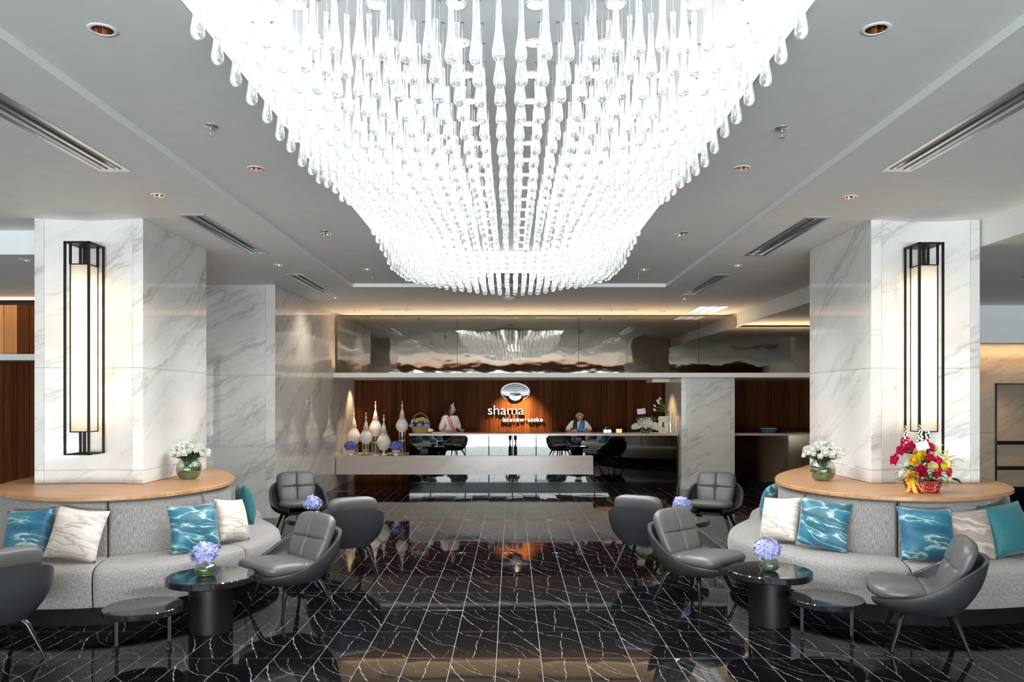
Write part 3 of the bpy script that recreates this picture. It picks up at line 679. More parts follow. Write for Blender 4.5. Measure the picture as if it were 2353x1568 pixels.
# lift lobby seen past the other column
wq = thing('wall_right', None, None, kind='structure')
bx('bulkhead', 'paint', 6.6, 12.0, 12.0, 12.3, 2.62, ZL, wq)
for z0, z1 in ((0.0, 1.22), (1.22, 2.0), (2.0, 2.75)):
    panel(wq, (6.6, 12.3), (1, 0), 1.05 if z0 < 2.0 else 3.4, z0, z1, 'marble_warmlit')
panel(wq, (6.6, 17.2), (0, -1), 4.9, 0, 3.2, 'marble_warmlit')
for z0, z1 in ((0.0, 1.22), (1.22, 2.0)): panel(wq, (9.0, 12.3), (1, 0), 1.4, z0, z1, 'marble_warmlit')
cab = thing('door_1', None, None, kind='structure')
bx('lift_cab_back', 'marble_warmlit', 7.66, 9.0, 13.6, 13.64, 0, 2.1, cab); bx('lift_cab_side', 'bronze_panel', 7.64, 7.66, 12.33, 13.6, 0, 2.0, cab)
bx('jamb', 'black_gloss', 7.645, 7.67, 12.28, 12.33, 0, 2.0, cab); bx('head', 'black_gloss', 7.645, 9.0, 12.28, 12.33, 1.98, 2.0, cab)
bx('rail', 'blackmetal', 7.68, 9.0, 13.50, 13.58, 0.96, 1.02, cab); bx('rail', 'blackmetal', 7.68, 9.0, 13.50, 13.58, 0.52, 0.58, cab); bx('skirting', 'black_gloss', 7.68, 9.0, 13.55, 13.59, 0, .22, cab)
bx('wall_outer_left', 'trimwhite', -9.1, -9.0, -8.2, 17.4, 0, 3.5, kind='structure'); bx('wall_outer_right', 'marble_warm', 12.0, 12.1, -8.2, 17.4, 0, 3.5, kind='structure')
bx('wall_rear', 'dark', -9.1, 12.1, 17.35, 17.45, 0, 3.9, kind='structure')
# glazed entrance behind the camera
for a, b_ in ((-9.0, -8.6), (8.6, 12.0)): bx('wall_front', 'wallwood', a, b_, -7.2, -7.0, 0, Z1, kind='structure')
bx('wall_front', 'wallwood', -8.6, 8.6, -7.2, -7.0, 2.98, Z1, kind='structure')
wn = thing('window_1', None, None, kind='structure')
for a in (-8.6, -7.2, -5.7, -4.0, -2.3, -1.15, 0, 1.15, 2.3, 4.0, 5.7, 7.2, 8.55): bx('mullion', 'blackmetal', a, a + .05, -7.12, -7.06, 0, 2.98, wn)
for a, b_ in ((-8.55, -2.3), (2.35, 8.55)): bx('sill', 'black_gloss', a, b_, -7.15, -6.75, 0, 0.42, wn)
bx('transom', 'blackmetal', -8.6, 8.6, -7.12, -7.06, 2.3, 2.35, wn)
bx('pane', 'pane', -8.55, 8.55, -7.10, -7.09, 0.02, 2.97, wn)

# ---------------------------------------------------------------- chandelier
ch = thing('crystal_chandelier', 'huge chandelier of clear glass teardrops on fine wires filling the bright ceiling recess', 'chandelier', (0, 0, 0))
prof = [(0.0001, 0.0), (0.012, 0.002), (0.022, 0.009), (0.029, 0.021), (0.0325, 0.038), (0.032, 0.058), (0.028, 0.088), (0.0225, 0.128), (0.0175, 0.175), (0.0145, 0.235), (0.0132, 0.30), (0.0128, 0.355), (0.0138, 0.380), (0.0125, 0.392), (0.0001, 0.394)]
prof = [(a * .88, b_ * .76) for a, b_ in prof]
dmesh = MB().lathe(prof, 12, cap=False).mesh('glass_drop'); dmesh.materials.append(MAT['drop'])
ZE = [(3.2, 3.30), (3.46, 3.305), (4.18, 3.285), (5.06, 3.255), (6.08, 3.335), (6.9, 3.425), (7.39, 3.435), (7.87, 3.33), (8.88, 3.235), (9.78, 3.27), (10.6, 3.33)]
ZM = [(3.2, 3.20), (4.2, 3.19), (5.2, 3.155), (6.5, 3.19), (7.3, 3.23), (8.2, 3.16), (9.0, 3.12), (10.6, 3.12)]
def ease(T, y):
    for (a, va), (b_, vb) in zip(T[:-1], T[1:]):
        if a <= y <= b_:
            t_ = (y - a) / (b_ - a); return va + (vb - va) * t_ * t_ * (3 - 2 * t_)
    return T[-1][1]
drops = []; rd = random.Random(5)
nx, ny = 27, 30
for j in range(ny):
    for i in range(nx):
        x = -0.058 + (i - 13) * 0.1005; y = 3.36 + j * 0.2405
        e = min(1, abs(x + 0.058) / 1.31) ** 1.7
        z = ease(ZM, y) * (1 - e) + ease(ZE, y) * e + rd.uniform(-.012, .012)
        drops.append((x + rd.uniform(-.004, .004), y + rd.uniform(-.012, .012), z, rd.uniform(0.93, 1.08)))
vis_d = [d for d in drops if H + (918.5 / F) * d[1] > d[2]]
key = sorted(vis_d, key=lambda d: d[1])[:295]; ks = set(key)
rest = MB(); wires = MB(); caps = MB()
lv = [v.co.copy() for v in dmesh.vertices]; lf = [tuple(p_.vertices) for p_ in dmesh.polygons]
for d in drops:
    if d in ks:
        o = link('glass_drop', dmesh, ch, d[:3], (rd.uniform(-.01, .01), rd.uniform(-.01, .01), 0)); o.scale = (d[3], d[3], 1)
    else:
        rest.add([(v.x * d[3] + d[0], v.y * d[3] + d[1], v.z + d[2]) for v in lv], lf, smooth=True)
    wires.box(d[0] - .0009, d[0] + .0009, d[1] - .0009, d[1] + .0009, d[2] + .296, Z3)
    caps.lathe([(0.011, Z3), (0.011, Z3 - .004), (0.003, Z3 - .010)], 8, (d[0], d[1], 0), cap=True)
rest.obj('glass_drop', 'drop', ch, kind='stuff')
wires.obj('hanging_wire', 'alu', ch, kind='stuff'); caps.obj('wire_cap', 'alu', ch, kind='stuff')
lm = MB().lathe([(0.0001, -0.004), (0.038, -0.004), (0.042, 0.0)], 16, cap=False).mesh('lamp'); lm.materials.append(MAT['led'])
lr = MB().lathe([(0.042, 0.0), (0.044, -0.006), (0.052, -0.004), (0.054, 0.0)], 20, cap=False).mesh('lamp_ring'); lr.materials.append(MAT['trimwhite'])
for j in range(18):
    for i in range(6):
        q = (-0.08 - 1.0 + .4 * i, 3.06 + 0.42 * j, Z3)
        o = link('lamp', lm, ch, q); link('lamp_ring', lr, o)

# ---------------------------------------------------------------- sconces
def sconce(x0, y0, lab):
    t = thing('wall_lantern', lab, 'wall lamp', (x0, y0, 0), 0, 'tall wall lanterns')
    W, D, zb, zt = 0.215, 0.25, 1.250, 3.165; b = .009
    fr = MB()
    for x in (0, W):
        for y in (0, D): fr.box(x - b, x + b, y - b, y + b, zb, zt)
    for z in (zb, ):
        for y in (0, D): fr.box(-b, W + b, y - b, y + b, z - .006, z + .006)
        for x in (0, W): fr.box(x - b, x + b, -b, D + b, z - .006, z + .006)
    fr.obj('frame', 'blackmetal', t)
    bx('top_plate', 'blackmetal', -b, W + b, -b, D + b, zt - .012, zt + .004, t)
    a, zs0, zs1 = .028, 1.452, 2.970
    sh = MB().box(a, W - a, a + .01, D - a - .02, zs0, zs1); sh.obj('lamp_shade', 'lampshade', t)
    MB().lathe([(.0001, 1.60), (.016, 1.60), (.016, 2.82), (.0001, 2.82)], 12, (W / 2, D / 2 - .005, 0), cap=False).obj('lamp_tube', 'lamp_tube', t)
    tr = MB(); e = .005
    for x in (a, W - a):
        for y in (a + .01, D - a - .02): tr.box(x - e, x + e, y - e, y + e, zs0 - .004, zs1 + .004)
    for z in (zs0, zs1):
        for y in (a + .01, D - a - .02): tr.box(a - e, W - a + e, y - e, y + e, z - e, z + e)
        for x in (a, W - a): tr.box(x - e, x + e, a + .01 - e, D - a - .02 + e, z - e, z + e)
    tr.obj('shade_trim', 'blackmetal', t)
    for x in (a, W - a):
        for y in (a + .01, D - a - .02): bx('hanger_rod', 'blackmetal', x - .009, x + .009, y - .009, y + .009, zs1, zt - .006, t)
    bx('hanger_rod', 'blackmetal', W / 2 - .012, W / 2 + .012, D / 2 - .012, D / 2 + .012, zs1, zt - .006, t)
    bx('lower_rod', 'blackmetal', W / 2 - .010, W / 2 + .010, D / 2 - .01, D / 2 + .01, zb, zs0, t)
    bx('bottom_bar', 'blackmetal', -b, W + b, D / 2 - .012, D / 2 + .012, zb - .006, zb + .006, t)
    MB().tube([(W / 2 + .03, D / 2, zt - .01), (W / 2 + .035, D / 2 + .01, zt - .08), (W / 2 + .02, D / 2, zs1)], .003, 6).obj('cable', 'blackmetal', t)
    for z in (1.6, 1.84, 2.08, 2.32, 2.56, 2.8):
        l = bpy.data.lights.new('lantern_lamp', 'POINT'); l.energy = 0.6; l.color = (1.0, 0.70, 0.40); l.shadow_soft_size = .03
        for yy in (D - .026,):
            o = bpy.data.objects.new('lantern_lamp', l); C.objects.link(o); o.parent = t; o.location = (W / 2, yy, z)
sconce(-4.02, 6.985, 'tall black-framed lantern with a lit linen shade on the column beside the wooden side lounge')
sconce(3.685, 7.03, 'tall black-framed lantern with a lit linen shade on the column above the red flower basket')

# ---------------------------------------------------------------- banquettes
CPTS = [(-4.57, 6.90), (-4.20, 6.50), (-3.80, 6.29), (-3.48, 6.25), (-3.20, 6.33), (-2.96, 6.52), (-2.79, 6.87), (-2.72, 7.30), (-2.82, 7.78), (-3.03, 8.25), (-3.28, 8.64), (-3.53, 8.98), (-3.72, 9.28), (-3.95, 9.50), (-4.5, 9.55), (-4.8, 9.1), (-4.85, 8.4), (-4.80, 7.55)]
SPTS = [(-5.00, 6.40), (-4.45, 6.03), (-3.90, 5.88), (-3.50, 5.84), (-3.06, 5.92), (-2.68, 6.18), (-2.36, 6.68), (-2.22, 7.30), (-2.34, 7.85), (-2.62, 8.33), (-2.82, 8.62), (-2.88, 8.95), (-3.10, 9.38), (-3.70, 9.88), (-4.5, 10.0), (-5.2, 9.5), (-5.35, 8.4), (-5.30, 7.30)]
SEATZ = 0.475
def banquette(mir, label):
    def M(p): return (-p[0] - 0.15, p[1]) if mir else p
    cp = [(*M(p), 0) for p in CPTS]; sp = [(*M(p), 0) for p in SPTS]
    NS = 14
    cc = catmull(cp, NS); ss = catmull(sp, NS); n = len(cc); sgn = -1 if mir else 1
    t = thing('banquette_sofa', label, 'sofa', (cc[3 * NS].x, cc[3 * NS].y, 0), 0, 'column banquettes')
    O = Vector(t.location)
    def nrm(P, i): d = P[(i + 1) % n] - P[(i - 1) % n]; d.normalize(); return Vector((d.y, -d.x, 0)) * sgn
    # arc length
    arc = [0]
    for i in range(n): arc.append(arc[-1] + (cc[(i + 1) % n] - cc[i]).length)
    tot = arc[-1]; nseg = round(tot / 0.88)
    start = arc[int(3.75 * NS)]
    def idx(s):
        s = s % tot
        for i in range(n):
            if arc[i + 1] >= s: return i + (s - arc[i]) / max(1e-9, arc[i + 1] - arc[i])
        return 0
    def lerp(P, f): i = int(f) % n; g = f - int(f); return P[i].lerp(P[(i + 1) % n], g)
    def nl(P, f): i = int(f) % n; g = f - int(f); return nrm(P, i).lerp(nrm(P, (i + 1) % n), g).normalized()
    # wooden top
    m = MB(); top = []
    ov = 0.035; zt = 0.96
    rings = [(ov - .004, zt), (ov, zt - .004), (ov, zt - .030), (ov - .006, zt - .036), (-.05, zt - .036)]
    V = []
    for (o_, z) in rings:
        for i in range(n): p = cc[i] + nrm(cc, i) * o_ - O; V.append((p.x, p.y, z))
    fs = [tuple(range(n)) if not mir else tuple(reversed(range(n)))]
    for r in range(len(rings) - 1):
        for i in range(n): fs.append((r * n + i, r * n + (i + 1) % n, (r + 1) * n + (i + 1) % n, (r + 1) * n + i))
    m.add(V, fs); m.obj('wooden_top', 'oak', t)
    # plinth
    m = MB(); V = []
    for z in (0, .17):
        for i in range(n): p = ss[i] - nrm(ss, i) * .13 - O; V.append((p.x, p.y, z))
    m.add(V, [(i, (i + 1) % n, n + (i + 1) % n, n + i) for i in range(n)]); m.obj('plinth', 'plinth', t)
    seg = tot / nseg
    for k in range(nseg):
        s0, s1 = start + k * seg, start + (k + 1) * seg; NU = 18
        # backrest panel: bulging upholstered pad with rolled edges
        prof_b = [(-.06, .915), (-.02, .918), (.004, .905), (.014, .87), (.020, .76), (.022, .64), (.018, .53), (.008, .46), (-.06, .44)]
        def back(u, v):
            f = idx(s0 + seg * (0.004 + 0.992 * u)); q = v * (len(prof_b) - 1); i = min(int(q), len(prof_b) - 2); g = q - i
            o_, z = (prof_b[i][0] * (1 - g) + prof_b[i + 1][0] * g, prof_b[i][1] * (1 - g) + prof_b[i + 1][1] * g)
            e = min(u, 1 - u) * seg; rd_ = max(0.0, 1 - e / .022); o_ -= .026 * rd_ ** 2.2
            p = lerp(cc, f) + nl(cc, f) * (o_ - .012) - O; return (p.x, p.y, z)
        us = [0, .008, .02, .04] + [.04 + .92 * i / NU for i in range(1, NU)] + [.96, .98, .992, 1]
        m = MB(); nu = len(us) - 1
        m.grid(lambda u, v: back(us[round(u * nu)], v), nu, 16, lambda u, v: (s0 + us[round(u * nu)] * seg, v * .5)); m.obj('backrest_panel', 'fabric', t)
        # seat cushion rolling over the front edge
        prof_s = [(0.0, SEATZ - .012), (.04, SEATZ - .002), (.2, SEATZ), (.5, SEATZ - .002), (.78, SEATZ - .008), (.90, SEATZ - .018), (.965, SEATZ - .045), (.995, SEATZ - .09), (1.0, SEATZ - .15), (.985, .24), (.965, .165), (.93, .155), (.7, .16)]
        def seat(u, v):
            f = idx(s0 + seg * (0.003 + 0.994 * u)); q = v * (len(prof_s) - 1); i = min(int(q), len(prof_s) - 2); g = q - i
            w_, z = (prof_s[i][0] * (1 - g) + prof_s[i + 1][0] * g, prof_s[i][1] * (1 - g) + prof_s[i + 1][1] * g)
            a = lerp(cc, f) - nl(cc, f) * .02; b_ = lerp(ss, f)
            e = min(u, 1 - u) * seg; rd_ = max(0.0, 1 - e / .025)
            p = a.lerp(b_, w_ - .035 * rd_ ** 2.2 * (1 if w_ > .8 else w_)) - O; return (p.x, p.y, z - .014 * rd_ ** 2.2 * (1 if i < 6 else 0))
        m = MB(); m.grid(lambda u, v: seat(us[round(u * nu)], v), nu, 26, lambda u, v: (s0 + us[round(u * nu)] * seg * 1.25, v * 0.95)); m.obj('seat_cushion', 'fabric', t)
    return t
banquette(False, 'grey curved banquette around the column by the wooden side lounge, oak top above its back')
banquette(True, 'grey curved banquette around the lift-side column, oak top carrying the red flower basket')

# ---------------------------------------------------------------- throw pillows
def pillow(x, y, face, mat, lab, size=.43, lean=18, roll=0, z=SEATZ - .004):
    m = MB(); nn = 16; S = size
    def P(u, v, s):
        a, b_ = 2 * u - 1, 2 * v - 1
        pin = 1 - .07 * (1 - a * a) * abs(b_) ** 3; pin2 = 1 - .07 * (1 - b_ * b_) * abs(a) ** 3
        th = .085 * max(0, (1 - abs(a) ** 2.6)) ** .62 * max(0, (1 - abs(b_) ** 2.6)) ** .62
        wr = .006 * math.sin(9 * a + 4 * b_) * (1 - a * a) * (1 - b_ * b_)
        return (a * S / 2 * pin2, s * (th + wr * (1 if s > 0 else 0)), b_ * S / 2 * pin)
    m.grid(lambda u, v: P(u, v, -1), nn, nn); m.grid(lambda u, v: P(1 - u, v, 1), nn, nn)
    rr = R(roll); hh = S / 2 * (abs(math.cos(rr)) + abs(math.sin(rr)))
    Mx = Matrix.Rotation(R(-lean), 4, 'X') @ Matrix.Rotation(rr, 4, 'Y')
    zmin = min((Mx @ Vector(v)).z for v in m.v)
    m.v = [tuple(Mx @ Vector(v)) for v in m.v]
    o = m.obj('throw_pillow', mat, None, (x, y, z - zmin), (0, 0, R(face)), weld=True)
    return tag(o, lab, 'pillow', 'throw pillows on the banquettes')
pillow(-3.86, 6.20, -4, 'pil_blue', 'blue wave-print pillow next to a beige one, half behind the black chair back', .40, 20, -6)
pillow(-3.42, 6.10, 3, 'pil_beige', 'beige wave-print pillow leaning alone in front of a banquette seam', .415, 20, 7)
pillow(-2.66, 6.50, 36, 'pil_blue2', 'blue wave-print pillow beside a creased cream one, above the blue hydrangea', .40, 14, -2)
pillow(-2.50, 6.93, 72, 'pil_beige', 'creased cream pillow turned sideways next to a blue wave-print pillow', .38, 18, 8)
pillow(-2.76, 8.05, 118, 'pil_teal', 'plain teal pillow seen edge-on at the bend of the banquette by the marble wall', .42, 12, 0)
pillow(2.39, 6.93, -58, 'pil_beige', 'cream wave-print pillow next to a blue one, behind the far seat of the lift-side banquette', .40, 18, -6)
pillow(2.63, 6.56, -34, 'pil_blue2', 'deep blue wave-print pillow beside a cream one, above the hydrangea on the round table', .42, 14, 4)
pillow(3.27, 6.12, -4, 'pil_blue', 'blue wave-print pillow in the middle of the lift-side banquette, next to a taupe one', .43, 18, 2)
pillow(3.66, 6.22, 8, 'pil_taupe', 'taupe wave-print pillow squeezed between a blue and a plain teal pillow', .41, 18, 0)
pillow(4.03, 6.32, 14, 'pil_teal', 'plain teal pillow at the end of the row, beside a taupe one', .43, 20, -5)
pillow(2.66, 8.02, -118, 'pil_blue', 'blue pillow mostly hidden at the bend of the lift-side banquette', .42, 12, 0)

# ---------------------------------------------------------------- lounge chairs
def lounge_chair(lab):
    t = thing('lounge_chair', lab, 'chair', (0, 0, 0), 0, 'grey leather lounge chairs')
    def sm(a, b_, x): x = min(1, max(0, (x - a) / (b_ - a))); return x * x * (3 - 2 * x)
    def plan(th):                                    # th -1..1 around the bucket, 0 = middle of the back
        a = th * R(148); e = 2.7
        c, s = math.cos(a), math.sin(a)
        r = (abs(c) ** e + abs(s) ** e) ** (-1 / e)
        return s * r, c * r
    def rim(th): k = abs(th); return 0.665 - 0.01 * sm(0, .2, k) - 0.265 * sm(.17, .78, k) - .035 * sm(.72, 1, k)
    m = MB(); prof_n = 22
    def P(u, v):
        th = 2 * u - 1; px, py = plan(th); k = abs(th)
        fr = sm(.60, 1.0, k)                          # arms draw in and sink towards the front
        rx, ry = .370 - .055 * sm(.8, 1.0, k), (.40 if py > 0 else .385)
        bx_, by_ = .235, (.215 if py > 0 else .27)
        zr = rim(th); zb = .262
        if v < .5:                                    # outside, bottom to rim
            q = v / .5 * 1.0; off = 0
        else:
            q = 1 - (v - .5) / .5; off = 1
        bul = math.sin(PI * min(1, q)) * .030
        X = px * (bx_ + (rx - bx_) * q ** .72 + bul); Y = py * (by_ + (ry - by_) * q ** .85 + bul)
        Z = zb + (zr - zb) * q
        wall = .036
        if off:
            w_ = wall * min(1, (1 - q) * 12 + .0)
            l = math.hypot(px, py) or 1
            X -= px / l * (wall if q < .97 else wall * (1 - q) / .03 * 1) ; Y -= py / l * (wall if q < .97 else wall * (1 - q) / .03)
            Z += (.0 if q < 1 else 0)
        return (X, Y, Z)
    # explicit v samples give a rounded rim
    vs = [0, .08, .17, .26, .34, .40, .44, .47, .488, .497]; vs = vs + [1 - a for a in reversed(vs)]
    nv = len(vs) - 1; nu = 44
    def PR(u, v):
        i = round(v * nv); p = Vector(P(u, vs[i]))
        return tuple(p)
    m.grid(PR, nu, nv)
    W = nu + 1
    for col in (0, nu):                               # close the arm ends
        ids = [j * W + col for j in range(nv + 1)]
        for j in range(nv // 2): 
            q = (ids[j], ids[j + 1], ids[nv - j - 1], ids[nv - j]); 
            m.f.append(list(q if col else reversed(q))); m.mi.append(0); m.sm.append(True); m.uv.append([(0, 0)] * 4)
    base = [P(i / nu, 0) for i in range(nu + 1)]
    m.add(base, [tuple(reversed(range(nu + 1)))], smooth=False)
    m.add([(p[0], p[1], p[2] + .035) for p in base], [tuple(range(nu + 1))], smooth=False)
    fe = [base[0], base[nu]]
    m.add([(fe[0][0], fe[0][1], .262), (fe[1][0], fe[1][1], .262), (fe[1][0], fe[1][1], .30), (fe[0][0], fe[0][1], .30)], [(0, 1, 2, 3), (3, 2, 1, 0)])
    o = m.obj('shell', 'leather_dark', t, weld=False)
    def cushion(name, wx, wy, th, Mx, front, seams, expo=5.0, taper=0.0):
        mm = MB(); nn = 46
        def S(a, b_):                                 # square grid mapped to a rounded rectangle
            k = .80; x = a; y = b_
            mx = max(abs(a), abs(b_))
            if mx > 0:
                l = (abs(a) ** expo + abs(b_) ** expo) ** (1 / expo); s_ = mx / l
                x, y = a * s_, b_ * s_
            return x, y, mx
        def Q(u, v, side):
            a, b_ = 2 * u - 1, 2 * v - 1
            x, y, mx = S(a, b_); h = th / 2 * max(0, 1 - mx ** 9) ** .5
            if side > 0:
                h += .010 * (1 - mx ** 2)
                for ax, pos, lim in seams:
                    d_ = (a - pos) if ax == 'x' else (b_ - pos)
                    h -= (.011 * math.exp(-(d_ * 62) ** 2) + .004 * math.exp(-(d_ * 13) ** 2)) * (1 - mx ** 8)
                if len(seams) > 1: h -= .016 * math.exp(-((a * 7) ** 2 + (b_ * 7) ** 2))
            wxx = wx / 2 * (1 + taper * y)
            return tuple(Mx @ Vector((x * wxx, y * wy / 2, side * h)))
        mm.grid(lambda u, v: Q(u, v, 1), nn, nn); mm.grid(lambda u, v: Q(1 - u, v, -1), nn, nn)
        oo = mm.obj(name, 'leather', t, weld=True)
        return oo
    cushion('seat_cushion', .54, .56, .11, Matrix.Translation((0, -.085, .385)) @ Matrix.Rotation(R(-5), 4, 'X'), 1, [('y', 12 / 46, 1)], 4.2, -.10)
    cushion('back_cushion', .50, .46, .105, Matrix.Translation((0, .205, .565)) @ Matrix.Rotation(R(90 - 21), 4, 'X'), 1, [('x', 0, 1), ('y', 2 / 46, 1)], 4.5, .06)
    for sx in (-1, 1):
        for sy in (-1, 1):
            top = Vector((sx * .17, sy * .15 + .01, .275)); foot = Vector((sx * .262, sy * .245 + .015, 0))
            pts = [top + Vector((-sx * .05, -sy * .04, -.005)), top + Vector((-sx * .01, -sy * .005, -.012)), top + Vector((sx * .018, sy * .018, -.05)), top.lerp(foot, .5), foot]
            MB().tube(pts, [.020, .022, .021, .016, .009], 10).obj('leg', 'leg', t)
    return t
chairs = [(-3.53, 5.20, -125, 'charcoal leather chair seen from behind, beside the beige pillow'),
          (-1.84, 6.43, -42, 'grey leather chair at the tall round table holding the bowl-vase hydrangea'),
          (-1.70, 7.92, -152, 'dark leather chair with its back to the viewer, on the marble-wall side of the aisle'),
          (-2.80, 10.20, 24, 'grey leather chair facing the viewer before the marble wall'),
          (1.60, 6.72, 40, 'grey leather chair at the round table before the deep blue pillow'),
          (1.40, 8.05, 150, 'dark leather chair with its back to the viewer, on the lift side of the aisle'),
          (2.63, 10.15, -24, 'grey leather chair facing the viewer before the plain marble column'),
          (2.93, 5.54, -110, 'grey leather chair in profile in front of the teal pillow')]
c0 = None
for x, y, a, lb in chairs:
    if c0 is None: c0 = lounge_chair(lb); c0.location = (x, y, 0); c0.rotation_euler = (0, 0, R(a))
    else: copy_tree(c0, None, lb, (x, y, 0), R(a))

# ---------------------------------------------------------------- tables
def tall_table(x, y, lab, r=.32):
    t = thing('round_table', lab, 'table', (x, y, 0), 0, 'round pedestal tables')
    MB().lathe([(.0001, .366), (r - .006, .366), (r, .372), (r, .411), (r - .006, .417), (.0001, .417)], 48, cap=False).obj('table_top', 'stone', t)
    MB().lathe([(.158, .012), (.158, .366)], 40).obj('pedestal', 'black_satin', t)
    MB().lathe([(.150, 0), (.150, .014)], 40).obj('foot_ring', 'blackmetal', t)
tall_table(-2.28, 5.88, 'black marble pedestal table holding the hydrangea, next to the low table')
tall_table(2.01, 6.06, 'black marble pedestal table between the lounge chair and the deep blue pillow')
tall_table(-2.22, 8.75, 'black marble pedestal table between two chairs on the marble-wall side')
tall_table(1.86, 8.62, 'black marble pedestal table between two chairs on the lift side')
def low_table(x, y, lab, a):
    t = thing('low_table', lab, 'table', (x, y, 0), R(a), 'low side tables')
    r = .265
    MB().lathe([(.0001, .240), (r - .006, .240), (r, .246), (r, .279), (r - .006, .285), (.0001, .285)], 44, cap=False).obj('table_top', 'stone', t)
    for s in (-1, 1):
        bx('leg', 'blackmetal', s * .17 - .011, s * .17 + .011, -.011, .011, .010, .242, t)
        bx('foot_bar', 'blackmetal', s * .17 - .011, s * .17 + .011, -.16, .03, 0, .018, t)
    bx('cross_bar', 'blackmetal', -.17, .17, -.011, .011, .222, .240, t)
low_table(-2.61, 5.50, 'low black marble table beside the tall pedestal table, before the grey seat', 20)
low_table(2.32, 5.73, 'low black marble table before the lift-side banquette, beside the chair in profile', -20)

# ---------------------------------------------------------------- flower kit
def col(name, c, r=.6, **k): MAT[name] = plain(name, c, r, **k)
col('petal_white', (0.86, 0.86, 0.80), .6, var=.04); col('petal_cream', (0.80, 0.78, 0.55), .6); col('bud_green', (0.45, 0.56, 0.22), .6, var=.15)
col('leaf', (0.035, 0.095, 0.022), .5, var=.3, scale=40); col('leaf_light', (0.13, 0.27, 0.05), .5, var=.25, scale=40); col('leaf_stripe', (0.085, 0.165, 0.03), .35, var=.5, scale=90)
col('hydrangea_blue', (0.37, 0.40, 0.70), .6, var=.25, scale=60); col('hydrangea_deep', (0.16, 0.17, 0.56), .6, var=.3, scale=60)
col('carnation_red', (0.62, 0.015, 0.085), .6, var=.2, scale=90); col('rose_yellow', (0.86, 0.62, 0.04), .55, var=.1); col('rose_cream', (0.85, 0.74, 0.34), .55, var=.1)
col('lily_yellow', (0.84, 0.76, 0.36), .5, var=.1); col('basket_red', (0.42, 0.018, 0.012), .35, var=.15); col('ribbon_yellow', (0.78, 0.47, 0.05), .3, var=.15); col('thread_white', (0.75, 0.6, 0.55), .5)
col('paper_white', (0.82, 0.81, 0.80), .6, var=.02); col('wicker', (0.50, 0.27, 0.08), .55, var=.3, scale=120); col('petal_pink', (0.62, 0.22, 0.36), .6, var=.2)
col('ceramic', (0.83, 0.78, 0.72), .35, var=.03); col('ceramic_pink', (0.70, 0.44, 0.38), .4); col('bead_green', (0.10, 0.30, 0.18), .3); col('gold', (0.70, 0.48, 0.16), .3, metal=1.0)
rf = random.Random(21)
def shell_flower(r, open_=1.0, layers=4, ruffle=.10, name='flower', mat='petal_white', n=18):
    m = MB()
    for l in range(layers):
        k = 1 - l / layers; R_ = r * (.25 + .75 * k); h = r * (.85 + .25 * (1 - k))
        def f(u, v, R_=R_, h=h, l=l, k=k):
            a = 2 * PI * u; q = v
            rr = R_ * (math.sin(min(1, q * 1.05) * PI * .5) ** .7) * (1 + ruffle * q * math.sin(5 * a + l * 1.3) + .5 * ruffle * q * math.sin(11 * a + l))
            z = h * (q ** 1.6) * (.75 + .25 * (1 - k)) - .25 * h * max(0, q - .75) * 4 * k * open_ * .6
            return (rr * math.cos(a), rr * math.sin(a), z - r * .4)
        m.grid(f, n, 5, closeu=True)
    me = m.mesh(name); me.materials.append(MAT[mat]); return me
FL = {'white': shell_flower(.030), 'white_s': shell_flower(.023, .5), 'carn': shell_flower(.047, 1.2, 5, .24, mat='carnation_red'), 'rose': shell_flower(.041, .8, 5, .06, mat='rose_yellow'), 'rosec': shell_flower(.040, .8, 5, .06, mat='rose_cream'),
      'cream': shell_flower(.026, .8, 4, .12, mat='petal_cream'), 'pink': shell_flower(.024, .8, 3, .12, mat='petal_pink')}
bud = MB().lathe([(.0001, -.014), (.007, -.010), (.0095, 0), (.006, .012), (.0001, .018)], 8, cap=False).mesh('bud'); bud.materials.append(MAT['bud_green'])
def dir_rot(d): return Vector(d).to_track_quat('Z', 'Y').to_euler()
def leaf(mb, p, d, l, w, droop=.2, mi=0):
    p = Vector(p); d = Vector(d).normalized(); s = d.cross(Vector((0, 0, 1)));
    s = s.normalized() if s.length > .01 else Vector((1, 0, 0)); up = s.cross(d)
    V = []; K = 4
    for i in range(K + 1):
        t_ = i / K; c = p + d * l * t_ - Vector((0, 0, droop * l * t_ * t_)); ww = w * math.sin(PI * (t_ * .86 + .1)) * .5
        V += [c - s * ww + up * ww * .35, c, c + s * ww + up * ww * .35]
    fs = []
    for i in range(K): b_ = i * 3; fs += [(b_, b_ + 1, b_ + 4, b_ + 3), (b_ + 1, b_ + 2, b_ + 5, b_ + 4)]
    mb.add(V, fs, smooth=True, mi=mi)
